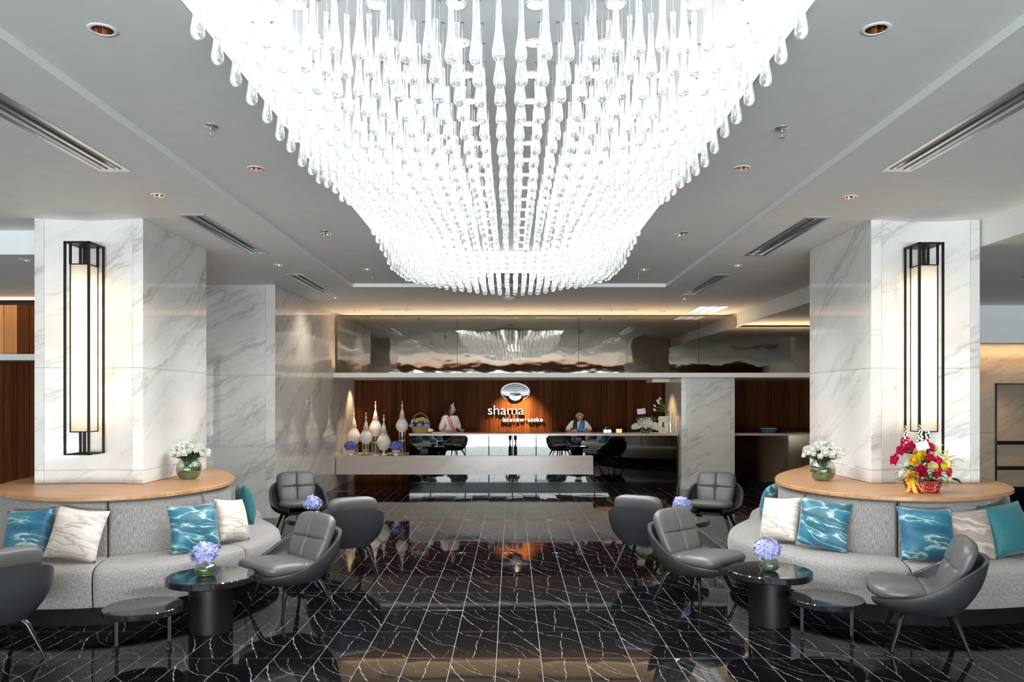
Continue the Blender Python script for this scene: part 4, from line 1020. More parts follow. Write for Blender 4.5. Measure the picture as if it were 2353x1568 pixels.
def hydrangea(parent, c, r, mat, flat=.9, n=130, name='flower_head', rs=None):
    rr = rs or rf; m = MB()
    for k in range(n):
        zz = 1 - 1.62 * (k + .5) / n; a = k * 2.39996; q = math.sqrt(max(0, 1 - zz * zz))
        d = Vector((q * math.cos(a), q * math.sin(a), zz)); R_ = r * rr.uniform(.80, 1.08)
        p = Vector(c) + Vector((d.x * R_, d.y * R_, d.z * R_ * flat)); e1 = d.orthogonal().normalized(); e2 = d.cross(e1); ph = rr.uniform(0, PI); s = r * rr.uniform(.22, .34); d = (d + Vector((rr.uniform(-.5, .5), rr.uniform(-.5, .5), rr.uniform(-.4, .5)))).normalized(); e1 = d.orthogonal().normalized(); e2 = d.cross(e1)
        for j in range(4):
            b_ = ph + j * PI / 2; u = e1 * math.cos(b_) + e2 * math.sin(b_); w_ = e1 * -math.sin(b_) + e2 * math.cos(b_); up = d * s * rr.uniform(-.1, .35)
            m.add([p, p + u * s * .6 - w_ * s * .42 + up * .6, p + u * s + up, p + u * s * .6 + w_ * s * .42 + up * .6], [(0, 1, 2, 3)], smooth=False)
    return m.obj(name, mat, parent, kind='stuff')
def bowl_vase(t, r, h, mouth, leafy=True, water=True, foot=.45):
    pr = [(r * foot, 0), (r * .70, h * .07), (r * .87, h * .19), (r * .97, h * .33), (r, h * .47), (r * .97, h * .62), (r * .88, h * .78), (r * .74, h * .90), (mouth, h), (mouth - .004, h), (r * .71, h * .89), (r * .85, h * .77), (r * .94, h * .62), (r * .97, h * .47), (r * .93, h * .33), (r * .82, h * .20), (r * .62, h * .09), (.0001, h * .05)]
    MB().lathe(pr, 28, cap=False).obj('glass_bowl', 'glass', t)
    if leafy:
        lb = MB()
        for k in range(10):
            a0 = rf.uniform(0, 2 * PI); z0 = h * (.14 + .042 * k); tilt = rf.uniform(-.38, .38); rad = r * rf.uniform(.74, .90); wd = h * .042
            V = []; K = 14
            for i in range(K + 1):
                a = a0 + 1.9 * PI * i / K * .75; z = z0 + tilt * h * .5 * math.sin(a - a0); z = min(max(z, h * .1), h * .66)
                kk = math.sqrt(max(.05, 1 - ((z / h - .45) / .62) ** 2)); rr_ = rad * min(1, kk * 1.02)
                V += [(rr_ * math.cos(a), rr_ * math.sin(a), z - wd), (rr_ * math.cos(a), rr_ * math.sin(a), z + wd)]
            lb.add(V, [(2 * i, 2 * i + 2, 2 * i + 3, 2 * i + 1) for i in range(K)], smooth=True, mi=k % 2)
        lb.obj('curled_leaves', ['leaf_stripe', 'leaf'], t, kind='stuff')
    if water:
        MB().lathe([(r * .6, h * .07), (r * .90, h * .40), (r * .92, h * .5), (.0001, h * .5)], 24, cap=False).obj('water', 'water', t)

def table_hydrangea(x, y, z, lab, mat='hydrangea_blue'):
    t = thing('hydrangea_vase', lab, 'flowers', (x, y, z), 0, 'blue hydrangeas on the pedestal tables')
    bowl_vase(t, .082, .10, .064)
    MB().tube([(0, 0, .01), (.01, 0, .08), (-.01, 0, .15)], .005, 6).obj('stem', 'leaf_light', t)
    hydrangea(t, (-.012, 0, .165), .095, mat, .85)
    return t
table_hydrangea(-2.31, 5.86, .417, 'blue hydrangea in a leaf-lined glass bowl on the pedestal table next to the low table')
table_hydrangea(1.99, 6.02, .417, 'blue hydrangea in a leaf-lined glass bowl before the deep blue pillow')
table_hydrangea(-2.22, 8.68, .417, 'hydrangea peeping out behind a dark chair back on the marble-wall side')
table_hydrangea(1.90, 8.62, .417, 'hydrangea peeping out behind a grey chair back on the lift side')

def lisianthus(x, y, lab, seed):
    rr = random.Random(seed)
    t = thing('flower_arrangement', lab, 'flowers', (x, y, .96), 0, 'white bouquets on the oak tops')
    bowl_vase(t, .122, .205, .075, water=True)
    fol = MB(); st = MB(); spots_ = []
    for k in range(64):
        a = k * 2.39996; q = math.sqrt((k + .5) / 64); ex = .190 * q; zz = .345 - .100 * q * q + rr.uniform(-.02, .03)
        p = Vector((ex * math.cos(a), ex * math.sin(a) * .85, zz)); spots_.append(p)
        st.tube([(rr.uniform(-.03, .03), rr.uniform(-.03, .03), .05), (p.x * .35, p.y * .35, .20), p - Vector((0, 0, .015))], .0026, 5, cap=False)
    st.obj('stem', 'leaf', t, kind='stuff')
    for k in range(130):
        a = rr.uniform(0, 2 * PI); q = rr.uniform(.2, .9); b_ = Vector((.12 * q * math.cos(a), .10 * q * math.sin(a), rr.uniform(.19, .26)))
        leaf(fol, b_, (math.cos(a) * .6, math.sin(a) * .6, rr.uniform(.2, .9)), rr.uniform(.05, .075), .028, .3)
    fol.obj('foliage', 'leaf', t, kind='stuff')
    for k, p in enumerate(spots_):
        d = Vector((p.x * 3.5, p.y * 3.5 - .25, .35)).normalized()
        if k % 6 == 5:
            link('bud', bud, t, p + d * .03, dir_rot(d)); q = p + Vector((rr.uniform(-.03, .03), rr.uniform(-.03, .03), .04)); link('bud', bud, t, q, dir_rot(d))
        else:
            o = link('flower', FL['white'] if k % 2 else FL['white_s'], t, p, dir_rot(d)); s = rr.uniform(1.05, 1.35); o.scale = (s, s, s)
lisianthus(-3.195, 7.68, 'white bouquet in a leaf-lined bowl on the oak top opposite the red flower basket', 3)
lisianthus(3.005, 7.52, 'bouquet of white blooms in a round leaf-lined bowl beside the red flower basket', 9)

# red basket
t = thing('flower_basket', 'red basket of carnations, roses and lilies with a yellow bow on the oak top', 'flowers', (3.49, 6.60, .96))
m = MB(); nB = 36
prb = [(.105, 0), (.115, .03), (.132, .10), (.128, .10), (.108, .012), (.0001, .012)]
m.lathe(prb, nB, cap=False, sx=1.22, sy=.85); m.obj('basket', 'basket_red', t)
th_ = MB()
for k in range(7):
    a = -PI / 2 + (k - 3) * .36
    for s in (-1, 1):
        pts = []
        for i in range(7):
            q = i / 6; aa = a + s * (.22 * (q - .5)) ; rr_ = .109 + .024 * q + .002; pts.append((rr_ * 1.22 * math.cos(aa), rr_ * .85 * math.sin(aa), .008 + .088 * q))
        if k % 2 == 0: th_.tube(pts, .0016, 5)
for i in range(2):
    th_.tube([(.132 * 1.22 * math.cos(a), .118 * .9 * math.sin(a) - .012, .03 + i * .03 + .015 * math.sin(a * 5)) for a in [-2.6 + .1 * k for k in range(20)]], .0016, 5)
th_.obj('thread_pattern', 'thread_white', t)
pw = MB(); pw.grid(lambda u, v: ((.10 + .085 * v) * 1.25 * math.cos(2 * PI * u), (.10 + .07 * v) * .9 * math.sin(2 * PI * u), .10 + .025 * v * math.sin(9 * PI * u) - .02 * v), 40, 3, closeu=True); pw.obj('wrapping_film', 'glass', t)
rr = random.Random(4)
def put(kind, dx, dz, dy, s=1.0):
    p = Vector((dx, dy, dz)); d = Vector((dx * 1.5, dy * 1.5 - .10, .10)).normalized(); o = link('flower', FL[kind], t, p, dir_rot(d)); o.scale = (s, s, s)
for args in (('carn', -.24, .275, 0), ('carn', -.185, .355, .0), ('carn', -.115, .385, -.02), ('carn', -.125, .435, .05), ('carn', .045, .385, -.03), ('carn', .015, .285, -.09), ('carn', .085, .26, -.10),
             ('carn', -.085, .20, -.13), ('carn', .045, .185, -.13), ('carn', .165, .185, -.09), ('carn', .05, .235, -.10), ('rose', -.115, .275, -.09, 1.15), ('rosec', .01, .225, -.14, 1.15), ('rose', .115, .225, -.12, 1.1), ('rose', -.055, .315, -.05, 1.25),
             ('white', -.205, .23, -.02, .9), ('white', -.20, .165, -.05, 1.1), ('white', -.16, .24, -.05, .8), ('carn', -.075, .17, -.135, .8), ('rosec', .19, .12, -.06, .8)): put(*args)
lil = MB()
for cx, cz, cyy, sc in ((.115, .345, -.02, 1.0), (.165, .285, -.05, 1.1), (.205, .23, -.04, .8)):
    for k in range(6):
        a = k * PI / 3 + cx * 9; d = Vector((math.cos(a), -.55 + .3 * math.sin(a), math.sin(a))); leaf(lil, (cx, cyy, cz), d, .085 * sc, .045 * sc, .05)
lil.obj('lily_flower', 'lily_yellow', t)
sp_ = MB()
for (sx_, sy_, zb_, zt_) in ((-.12, .04, .36, .555), (-.005, .03, .36, .565), (.055, .02, .34, .60), (.115, .04, .30, .48)):
    for k in range(26):
        q = k / 25; a = k * 2.4; rd_ = .026 * (1 - q * .65); sp_.ball((sx_ + rd_ * math.cos(a), sy_ + rd_ * math.sin(a), zb_ + (zt_ - zb_) * q), .0135 * (1.05 - .65 * q), 5)
sp_.obj('white_flower_spike', 'petal_white', t, kind='stuff')
fo = MB()
for k in range(150):
    a = rr.uniform(0, 2 * PI); q = rr.uniform(.1, 1); b_ = Vector((.15 * q * math.cos(a), .10 * q * math.sin(a), rr.uniform(.09, .30 - .12 * q)))
    leaf(fo, b_, (math.cos(a), math.sin(a) - .2, rr.uniform(-.1, 1.0)), rr.uniform(.05, .10), .03, .25, mi=k % 2)
for k in range(9):
    leaf(fo, (.16 + .012 * k, -.02, .12), (1, -.3 + .1 * k, .1 - .05 * k), .10, .022, .3)
for s_ in (-.06, .09):
    for k in range(8):
        for w_ in (-1, 1): leaf(fo, (s_ + .005 * k, -.155, .135 - .012 * k), (w_, -.2, -.25), .035 * (1 - k / 10), .012, .1, mi=1)
fo.tube([(.14, 0, .2), (.21, -.02, .26), (.28, -.03, .285), (.33, -.03, .262)], .0022, 5)
fo.obj('foliage', ['leaf', 'leaf_light'], t, kind='stuff')
MB().tube([(-.01, -.02, .2), (-.02, -.05, .40)], .002, 5).obj('card_stick', 'leaf_light', t)
gc = bx('gift_card', 'paper_white', -.052, .052, -.0008, .0008, -.034, .034, t); gc.location = (-.035, -.06, .395); gc.rotation_euler = (R(-15), R(-14), 0)
bow = MB()
for k in range(11):
    a = k * 2 * PI / 11 + .2; d = Vector((math.cos(a), -.25, math.sin(a))); c_ = Vector((-.165, -.125, .135)); pts = []
    L_ = .068 * (1 if k % 2 else .85); s_ = d.cross(Vector((0, 1, 0))).normalized() if abs(d.y) < .99 else Vector((1, 0, 0)); sd = Vector((0, 1, 0)) * .016
    V = []
    for i in range(9):
        q = i / 8 * 2 * PI; p = c_ + d * L_ * .5 * (1 - math.cos(q)) + s_ * .016 * math.sin(q); V += [p - sd, p + sd]
    bow.add(V, [(2 * i, 2 * i + 1, 2 * i + 3, 2 * i + 2) for i in range(8)], smooth=True)
def strip(mb, pts, w_):
    V = []
    for p in pts: V += [Vector(p) + Vector((-w_ / 2, 0, 0)), Vector(p) + Vector((w_ / 2, 0, 0))]
    mb.add(V, [(2 * i, 2 * i + 1, 2 * i + 3, 2 * i + 2) for i in range(len(pts) - 1)], smooth=True)
strip(bow, [(-.165, -.13, .13), (-.16, -.16, .06), (-.15, -.165, .02), (-.135, -.17, .004)], .035)
strip(bow, [(-.17, -.13, .13), (-.19, -.15, .06), (-.215, -.165, .02), (-.26, -.16, .012), (-.33, -.16, .006)], .03)
strip(bow, [(-.155, -.13, .13), (-.12, -.16, .07), (-.09, -.17, .02), (-.03, -.17, .004)], .008)
bow.obj('ribbon_bow', 'ribbon_yellow', t)

# ---------------------------------------------------------------- reception desk, bench, counter
YD = 15.36
t = thing('reception_desk', 'long smoked-mirror reception desk under the hotel sign, with a pale stone top', 'desk', (0, YD, 0))
def dk(nm, mt, x0, x1, y0, y1, z0, z1, **k): return bx(nm, mt, x0, x1, y0 - YD, y1 - YD, z0, z1, t, **k)
dk('desk_top', 'marble_warm', -2.035, 3.275, YD - .03, 16.02, 1.030, 1.072, bev=.003)
dk('mirror_front', 'black_mirror', -2.03, 3.225, YD, YD + .012, .105, 1.030)
dk('end_strip', 'bronze_panel', 3.227, 3.275, YD - .004, YD + .02, .0, 1.030)
dk('kick_board', 'black_gloss', -2.03, 3.225, YD - .012, YD + .02, 0.0, .105)
dk('desk_body', 'wallwood', -2.03, 3.275, YD + .013, 15.95, .0, 1.029)
dk('work_shelf', 'oak', -1.9, 3.2, 15.955, 16.15, .72, .75)
be = MB()
pts = [(-3.455, 15.255), (1.594, 15.255), (1.594, YD - .002), (-2.04, YD - .002), (-2.04, 16.36), (-3.455, 16.36)]
V = [(x, y, .272) for x, y in pts] + [(x, y, .632) for x, y in pts]; n_ = len(pts)
UV = [(x + y * .7, z) for x, y, z in V]
be.add(V, [tuple(reversed(range(n_))), tuple(range(n_, 2 * n_))] + [(i, (i + 1) % n_, n_ + (i + 1) % n_, n_ + i) for i in range(n_)], UV)
tag(be.obj('marble_bench', 'marble_warm'), 'pale marble cantilevered bench running from the marble wall along the desk front', 'bench')
t = thing('concierge_counter', 'bronze-fronted counter in the dark recess between the plain column and the lift-side column', 'desk', (5.5, 15.42, 0))
bx('counter_top', 'marble_warm', -1.08, 1.07, -.03, .55, 1.030, 1.070, t, bev=.003)
bx('front_panel', 'bronze_panel', -1.08, 1.07, 0, .015, .105, 1.030, t); bx('kick_board', 'black_gloss', -1.08, 1.07, -.01, .02, 0, .105, t); bx('counter_body', 'wallwood', -1.08, 1.07, .016, .5, 0, 1.029, t)

# spired white ceramic ornaments on the bench
def spire(px, tip, base, Y, lab, wpx=30, stand=None, cyl=(.08, 0), flowers=None):
    bp = at(px, base, Y); h = (base - tip) / F * Y; r = wpx / 2 / F * Y
    t = thing('spired_ornament', lab, 'ornament', bp, 0, 'spired white ornaments on the bench')
    P_ = [(.50, 0), (.62, .03), (.88, .10), (1, .19), (.93, .27), (.72, .355), (.54, .41)]
    MB().lathe([(a * r, b_ * h) for a, b_ in P_] + [(.50 * r, .43 * h), (.0001, .43 * h)], 28, cap=False).obj('vase_body', 'ceramic', t)
    MB().lathe([(.50 * r, .43 * h), (.42 * r, .46 * h), (.38 * r, .48 * h), (.46 * r, .495 * h), (.44 * r, .515 * h), (.36 * r, .525 * h), (.40 * r, .55 * h), (.36 * r, .57 * h)], 22).obj('pink_collar', 'ceramic_pink', t)
    MB().lathe([(.33 * r, .57 * h), (.28 * r, .60 * h), (.30 * r, .63 * h), (.24 * r, .67 * h), (.13 * r, .73 * h), (.07 * r, .785 * h), (.06 * r, .80 * h), (.13 * r, .83 * h), (.155 * r, .855 * h), (.10 * r, .885 * h), (.05 * r, .92 * h), (.05 * r, .95 * h), (.09 * r, .968 * h), (.095 * r, .98 * h), (.05 * r, .995 * h), (.0001, h)], 16, cap=False).obj('spire', 'ceramic', t)
    gb = MB()
    for k in range(12):
        a = 2 * PI * k / 12; gb.ball((.56 * r * math.cos(a), .56 * r * math.sin(a), (.415 - .02 * (k % 2)) * h), .075 * r, 5)
    gb.obj('beaded_garland', 'bead_green', t)
    return t, bp
def cylinder(px, y0, y1, Y, rpx, lab, fz=None):
    bp = at(px, y1, Y); bp.z = .632; h = (y1 - y0) / F * Y; r = rpx / F * Y
    h = H - (y0 - 918.5) / F * Y - .632
    t = thing('glass_cylinder', lab, 'vase', bp, 0, 'glass cylinders under the ornaments')
    MB().lathe([(r, 0), (r, h), (r - .004, h), (r - .004, .012), (.0001, .012)], 24, cap=False).obj('glass_wall', 'glass', t)
    MB().lathe([(.0001, .012), (r - .006, .012), (r - .006, .016), (.0001, .016)], 20, cap=False).obj('base_disc', 'ceramic', t)
    if fz:
        for k in range(9):
            a = k * 2.4; q = r * .55 * math.sqrt((k + .5) / 9) * 1.2
            o = link('flower', FL['cream'], t, (q * math.cos(a), q * math.sin(a), h * fz + .01 * (k % 3)), (R(20) * math.cos(a), R(20) * math.sin(a), a))
    return t
Yv = 15.82
spire(813, 940, 1020.5, Yv, 'spired white ornament next to the marble wall, behind a blue hydrangea', 31)
cylinder(815, 1020.5, 1044, Yv, 8.5, 'short glass cylinder behind the blue hydrangea by the marble wall', .45)
spire(841, 949.5, 1020.5, Yv - .22, 'small spired ornament on a short clear cylinder, second from the marble wall', 29)
cylinder(841, 1020.5, 1045, Yv - .22, 8.5, 'short glass cylinder with cream blooms inside, second from the marble wall', .35)
spire(863, 922, 1003, Yv + .18, 'tallest wide spired ornament, on a glass cylinder in the middle of the group', 30.5)
cylinder(863, 1003, 1043, Yv + .18, 9.8, 'glass cylinder with cream blooms halfway up, in the middle of the group', .62)
q, bp = spire(882, 953, 1033, Yv - .30, 'spired ornament standing on a small gilt pedestal foot', 33)
t = thing('pedestal_stand', 'small gilt pedestal foot under a spired ornament', 'stand', (bp.x, bp.y, .632))
hh = bp.z - .632
MB().lathe([(.05, 0), (.05, .012), (.022, .03), (.026, hh * .45), (.018, hh * .6), (.03, hh * .75), (.085, hh * .95), (.088, hh), (.0001, hh)], 22).obj('foot', 'ceramic', t)
MB().lathe([(.084, hh * .90), (.091, hh * .96), (.084, hh)], 22, cap=False).obj('gilt_rim', 'gold', t)
spire(924, 922, 993, Yv - .10, 'spired ornament on the tallest glass cylinder, next to the desk', 29)
cylinder(924, 993, 1045, Yv - .10, 8.5, 'tallest glass cylinder with a band of cream blooms, next to the desk', .58)
def pedestal_hydrangea(px, Y, lab):
    b_ = at(px, 1044, Y); t = thing('hydrangea_vase', lab, 'flowers', (b_.x, b_.y, .632), 0, 'blue hydrangeas on the bench')
    MB().lathe([(.04, 0), (.042, .03), (.034, .05), (.045, .06), (.085, .085), (.088, .105), (.070, .112), (.0001, .112)], 20).obj('footed_bowl', 'ceramic', t)
    MB().lathe([(.036, .0), (.038, .048)], 4).obj('gilt_stem', 'gold', t)
    hydrangea(t, (0, 0, .185), .118, 'hydrangea_deep', .78, 110)
pedestal_hydrangea(806, 15.42, 'blue hydrangea in a footed bowl on the bench next to the marble wall')
pedestal_hydrangea(910, 15.40, 'blue hydrangea in a footed bowl on the bench next to the desk')

# ---------------------------------------------------------------- things on the reception desk
ZD = 1.072
b_ = at(966, 990, 15.62)
t = thing('flower_basket', 'wicker basket with a tall hoop handle, filled with mixed pastel blooms, on the desk', 'flowers', (b_.x, 15.62, ZD))
m = MB()
for k in range(8):
    z = .006 + k * .0165; r_ = .135 + .055 * k / 7
    m.tube([(r_ * 1.0 * math.cos(2 * PI * i / 28), r_ * .7 * math.sin(2 * PI * i / 28), z + .003 * (-1) ** (i + k)) for i in range(29)], .0095, 6, cap=False)
m.lathe([(.0001, .004), (.13, .004), (.18, .12)], 24, cap=False, sy=.7); m.obj('wicker_body', 'wicker', t, kind='stuff')
MB().tube([(.185 * math.cos(a), 0, .11 + .29 * math.sin(a)) for a in [PI * i / 16 for i in range(17)]], .008, 7).obj('handle', 'wicker', t)
rr = random.Random(8)
for k in range(34):
    a = k * 2.4; q = math.sqrt((k + .5) / 34); p = Vector((.19 * q * math.cos(a), .12 * q * math.sin(a), .30 - .08 * q * q + rr.uniform(-.012, .012)))
    o = link('flower', FL[rr.choice(('cream', 'cream', 'pink', 'rosec', 'white_s'))], t, p, dir_rot((p.x * 2, p.y * 2 - .05, .25)))
for c_ in ((-.16, -.07, .155), (.0, -.12, .16), (.13, -.08, .155)): hydrangea(t, c_, .058, 'hydrangea_blue', .8, 50)
lf_ = MB()
for k in range(60):
    a = rr.uniform(0, 2 * PI); leaf(lf_, (.15 * math.cos(a) * rr.random(), .1 * math.sin(a) * rr.random(), .2), (math.cos(a), math.sin(a), .9), .08, .02, .1)
lf_.obj('foliage', 'leaf_light', t, kind='stuff')
MB().add([(.17, -.10, .11), (.285, -.11, .065), (.24, -.10, .03), (.165, -.10, .03), (.17, -.097, .11), (.285, -.107, .065), (.24, -.097, .03), (.165, -.097, .03)], [(0, 1, 2, 3), (7, 6, 5, 4), (0, 4, 5, 1), (1, 5, 6, 2), (2, 6, 7, 3), (3, 7, 4, 0)]).obj('wrapping_paper', 'paper_white', t)
col('booklet', (0.45, 0.46, 0.30), .5); col('folder_brown', (0.18, 0.09, 0.05), .5)
b_ = at(1008, 994, 15.6); tag(rbox('booklet', 'booklet', .26, .20, .022, .003, None, (b_.x, 15.6, ZD + .011), (0, 0, R(6))), 'flat olive booklet on the desk in front of the woman with the pink sash', 'book')
b_ = at(1395, 990, 15.6); t = thing('cash_box', 'small steel box with a loop handle on the desk', 'box', (b_.x, 15.6, ZD))
rbox('box_body', 'alu', .165, .11, .075, .006, t, (0, 0, .0375)); MB().tube([(-.03, 0, .07), (-.03, 0, .105), (-.015, 0, .118), (.015, 0, .118), (.03, 0, .105), (.03, 0, .07)], .004, 6).obj('handle', 'chrome', t)
bx('lid_line', 'blackmetal', -.0830, .0830, -.0555, -.0545, .050, .053, t)
b_ = at(1422, 990, 15.6); t = thing('gift_box', 'small amber box on the desk beside the steel box', 'box', (b_.x, 15.6, ZD))
rbox('box_body', 'gold', .12, .08, .074, .004, t, (0, 0, .037)); rbox('lid', 'gold', .126, .086, .022, .003, t, (0, 0, .075))
b_ = at(1484, 990, 15.58); t = thing('flower_arrangement', 'large white hydrangea arrangement with a card on a stick, on the desk', 'flowers', (b_.x, 15.58, ZD))
bowl_vase(t, .115, .10, .10, True, False, .8)
for c_ in ((-.17, -.02, .14), (-.06, -.10, .16), (.07, -.09, .16), (.17, -.02, .15), (-.08, .05, .22), (.06, .04, .23), (0, -.04, .24), (-.2, .03, .12), (.2, .04, .11)): hydrangea(t, c_, .082, 'petal_white', .85, 46)
lf_ = MB()
for k in range(46):
    a = rr.uniform(0, 2 * PI); leaf(lf_, (.16 * math.cos(a), .08 * math.sin(a), rr.uniform(.2, .27)), (math.cos(a) * .8, math.sin(a) * .4, 1), .10, .022, .1)
lf_.obj('foliage', 'leaf_light', t, kind='stuff')
dk_ = MB()
for k in range(14): leaf(dk_, (-.09 + .014 * k, -.105, .09), (rr.uniform(-1, 1), -.6, -.5), .06, .04, .1)
dk_.obj('dark_leaves', 'leaf', t, kind='stuff')
MB().tube([(-.02, 0, .2), (-.07, -.02, .385)], .002, 5).obj('card_stick', 'leaf_light', t)
gc = bx('card', 'paper_white', -.083, .083, -.001, .001, -.055, .055, t); gc.location = (-.095, -.025, .435); gc.rotation_euler = (R(-6), R(-7), 0)
b_ = at(1524, 990, 15.5); t = thing('flower_arrangement', 'small white posy in a footed bowl on the desk before the framed sign', 'flowers', (b_.x, 15.5, ZD))
MB().lathe([(.055, 0), (.055, .008), (.02, .02), (.02, .07), (.03, .085), (.068, .10), (.070, .118), (.0001, .118)], 20).obj('footed_bowl', 'ceramic', t)
for sx in (-1, 1): MB().tube([(sx * .045, 0, .0), (sx * .04, 0, .09)], .006, 6).obj('leg', 'ceramic', t)
MB().tube([(0, 0, .1), (0, 0, .22)], .02, 8).obj('stem', 'leaf', t)
hydrangea(t, (-.01, 0, .265), .095, 'petal_white', .62, 60)
b_ = at(1533, 990, 15.78); t = thing('picture_frame', 'white framed sign standing on the desk against the plain column', 'picture frame', (b_.x - .02, 15.80, ZD), R(-8))
tl = R(-10)
e_ = thing('frame_tilt', None, None)
bpy.data.objects.remove(e_)
for (a0, a1, c0_, c1_) in ((-.15, -.12, 0, .33), (.12, .15, 0, .33), (-.12, .12, 0, .03), (-.12, .12, .30, .33)):
    bx('frame_bar', 'trimwhite', a0, a1, -.012, .012, c0_, c1_, t)
bx('print', 'paper_white', -.12, .12, .0, .004, .03, .30, t); bx('easel_leg', 'trimwhite', -.015, .015, .01, .09, 0, .012, t)
b_ = at(1542, 990, 15.62); t = thing('tulip_vase', 'tall clear glass of white tulips leaning over the desk beside the plain column', 'flowers', (3.185, 15.60, ZD))
MB().lathe([(.05, 0), (.05, .40), (.047, .40), (.047, .014), (.0001, .014)], 24, cap=False).obj('glass_wall', 'glass', t)
tul = MB().lathe([(.0001, -.030), (.014, -.024), (.021, -.004), (.019, .016), (.011, .032), (.0001, .036)], 10, cap=False).mesh('flower'); tul.materials.append(MAT['petal_white'])
for hx, hz in ((-.205, .69), (-.255, .635), (-.235, .60), (-.315, .545), (-.315, .465), (-.24, .655)):
    MB().tube([(.03, 0, .03), (-.01, 0, .36), (-.09, -.02, .46 + (hz - .5) * .3), (hx, -.03, hz - .02)], .0045, 6).obj('stem', 'leaf_light', t)
    link('flower', tul, t, (hx - .01, -.03, hz), dir_rot((-.7, -.1, .6)))
lf_ = MB()
for k in range(12): leaf(lf_, (-.01 - .01 * k, -.01, .36 + .012 * k), (-1, rr.uniform(-.3, .3), rr.uniform(.3, 1.1)), .16, .035, .25)
lf_.obj('leaves', 'leaf_light', t, kind='stuff')
col('tray_blue', (0.01, 0.13, 0.24), .4); col('tray_rim', (0.62, 0.52, 0.42), .4)
t = thing('tray_basket', 'small blue basket tray with a pale rim on the dark counter', 'basket', (5.16, 15.62, 1.070))
MB().lathe([(.13, 0), (.165, .095), (.158, .095), (.126, .008), (.0001, .008)], 28, cap=False, sy=.6).obj('basket_body', 'tray_blue', t)
MB().lathe([(.155, .093), (.170, .093), (.170, .103), (.155, .103)], 28, cap=False, sy=.6).obj('rim', 'tray_rim', t)
for sx in (-.05, .05): bx('lid_flap', 'tray_rim', sx - .045, sx + .045, -.09, .09, .096, .101, t)
tag(rbox('folder', 'folder_brown', .42, .2, .022, .004, None, (5.72, 15.62, 1.082)), 'flat brown folder lying on the dark counter beside the blue tray', 'folder')

# ---------------------------------------------------------------- hotel sign on the wooden wall
YS = YB - .07
t = thing('hotel_sign', 'chrome hotel sign with a shell emblem above raised lettering on the wooden wall', 'sign', (0.0, YS, 1.4))
def text_mesh(ch_, size, ext):
    cu = bpy.data.curves.new('letter', 'FONT'); cu.body = ch_; cu.size = size; cu.extrude = ext; cu.bevel_depth = size * .016; cu.bevel_resolution = 1; cu.resolution_u = 4; cu.offset = -0.010 * size
    o = bpy.data.objects.new('letter', cu); C.objects.link(o); bpy.context.view_layer.update()
    me = bpy.data.meshes.new_from_object(o.evaluated_get(bpy.context.evaluated_depsgraph_get())); bpy.data.objects.remove(o); bpy.data.curves.remove(cu)
    return me
def word(txt, x0, x1, z, hpx, ext):
    ms = []; pen = 0; sz = 1.0
    for c_ in txt:
        if c_ == ' ': pen += .22; continue
        me = text_mesh(c_, 1.0, .1); xs = [v.co.x for v in me.vertices]; ms.append((me, pen - min(xs), c_)); pen += max(xs) - min(xs) + .075
    k = (x1 - x0) / (pen - .075); 
    for me, off, c_ in ms:
        kz = k * hpx
        for v in me.vertices: v.co = Vector((v.co.x * k, -v.co.z * ext / .1, v.co.y * kz))
        mm = me
        mm.flip_normals() if False else None
        mm.materials.clear(); mm.materials.append(MAT['chrome'])
        link('letter', mm, t, (x0 + off * k, 0, z - 1.4))
        mm.update()
def sx_(px): return (px - 1176.5) / F * YS
def sz_(py): return H - (py - 918.5) / F * YS
word('shama', sx_(1121), sx_(1204), sz_(953), .92, .022)
word('lakeview', sx_(1155.5), sx_(1204), sz_(969.5), 1.12, .015)
word('\u00b7', sx_(1207), sx_(1210.5), sz_(972.5), 1.0, .015)
word('asoke', sx_(1213), sx_(1247), sz_(969.5), 1.05, .015)
ec = Vector((sx_(1184), 0, sz_(901) - 1.4))
def arcband(ri, a0, a1, w_, rx, rz, dz, dy):
    m = MB(); K = 40; V = []
    for i in range(K + 1):
        q = i / K; a = a0 + (a1 - a0) * q; ww = w_ * math.sin(PI * min(max(q, .02), .98)) ** .45
        for j in range(6):
            b_ = 2 * PI * j / 6; d = ww * math.cos(b_)
            V.append((ec.x + (rx + d) * math.cos(a), -dy - ww * .7 * math.sin(b_), ec.z + dz + (rz + d) * math.sin(a)))
    fs = []
    for i in range(K):
        for j in range(6): fs.append((i * 6 + j, i * 6 + (j + 1) % 6, (i + 1) * 6 + (j + 1) % 6, (i + 1) * 6 + j))
    m.add(V, fs, smooth=True); m.obj('emblem_arc', 'chrome', t)
arcband(0, R(-58), R(238), .012, .318, .196, 0, .005)
for k in range(6):
    q = k / 5; arcband(0, R(-28 - 4 * k), R(208 + 4 * k), .017 - .001 * k, .292 - .030 * k, .172 - .026 * k, .004 - .012 * k, .012 + .006 * k)
m = MB(); V = []
for r_, y_ in ((.0001, -.012), (.5, -.011), (.85, -.007), (1.0, 0)):
    for k in range(40):
        a = 2 * PI * k / 40; V.append((ec.x + .30 * r_ * math.cos(a), y_, ec.z + .185 * r_ * max(math.sin(a), -.42)))
m.add(V, [(j * 40 + k, (j + 1) * 40 + k, (j + 1) * 40 + (k + 1) % 40, j * 40 + (k + 1) % 40) for j in range(3) for k in range(40)], smooth=True); m.obj('emblem_shell', 'chrome', t)
m = MB(); V = []
for i in range(25):
    q = -1 + 2 * i / 24; zt_ = -.052 - .035 * (1 - q * q) ** 1.0 + .0; zb_ = -.065 - .135 * math.sqrt(max(0, 1 - q * q)) ** 1.0
    for (yy, ins) in ((0, 0), (-.035, 0), (-.045, .012)):
        V.append((ec.x + q * (.165 - ins), yy, ec.z + zt_ - ins * .4)); V.append((ec.x + q * (.165 - ins), yy, ec.z + min(zb_ + ins * .6, zt_ - ins * .4 - .001)))
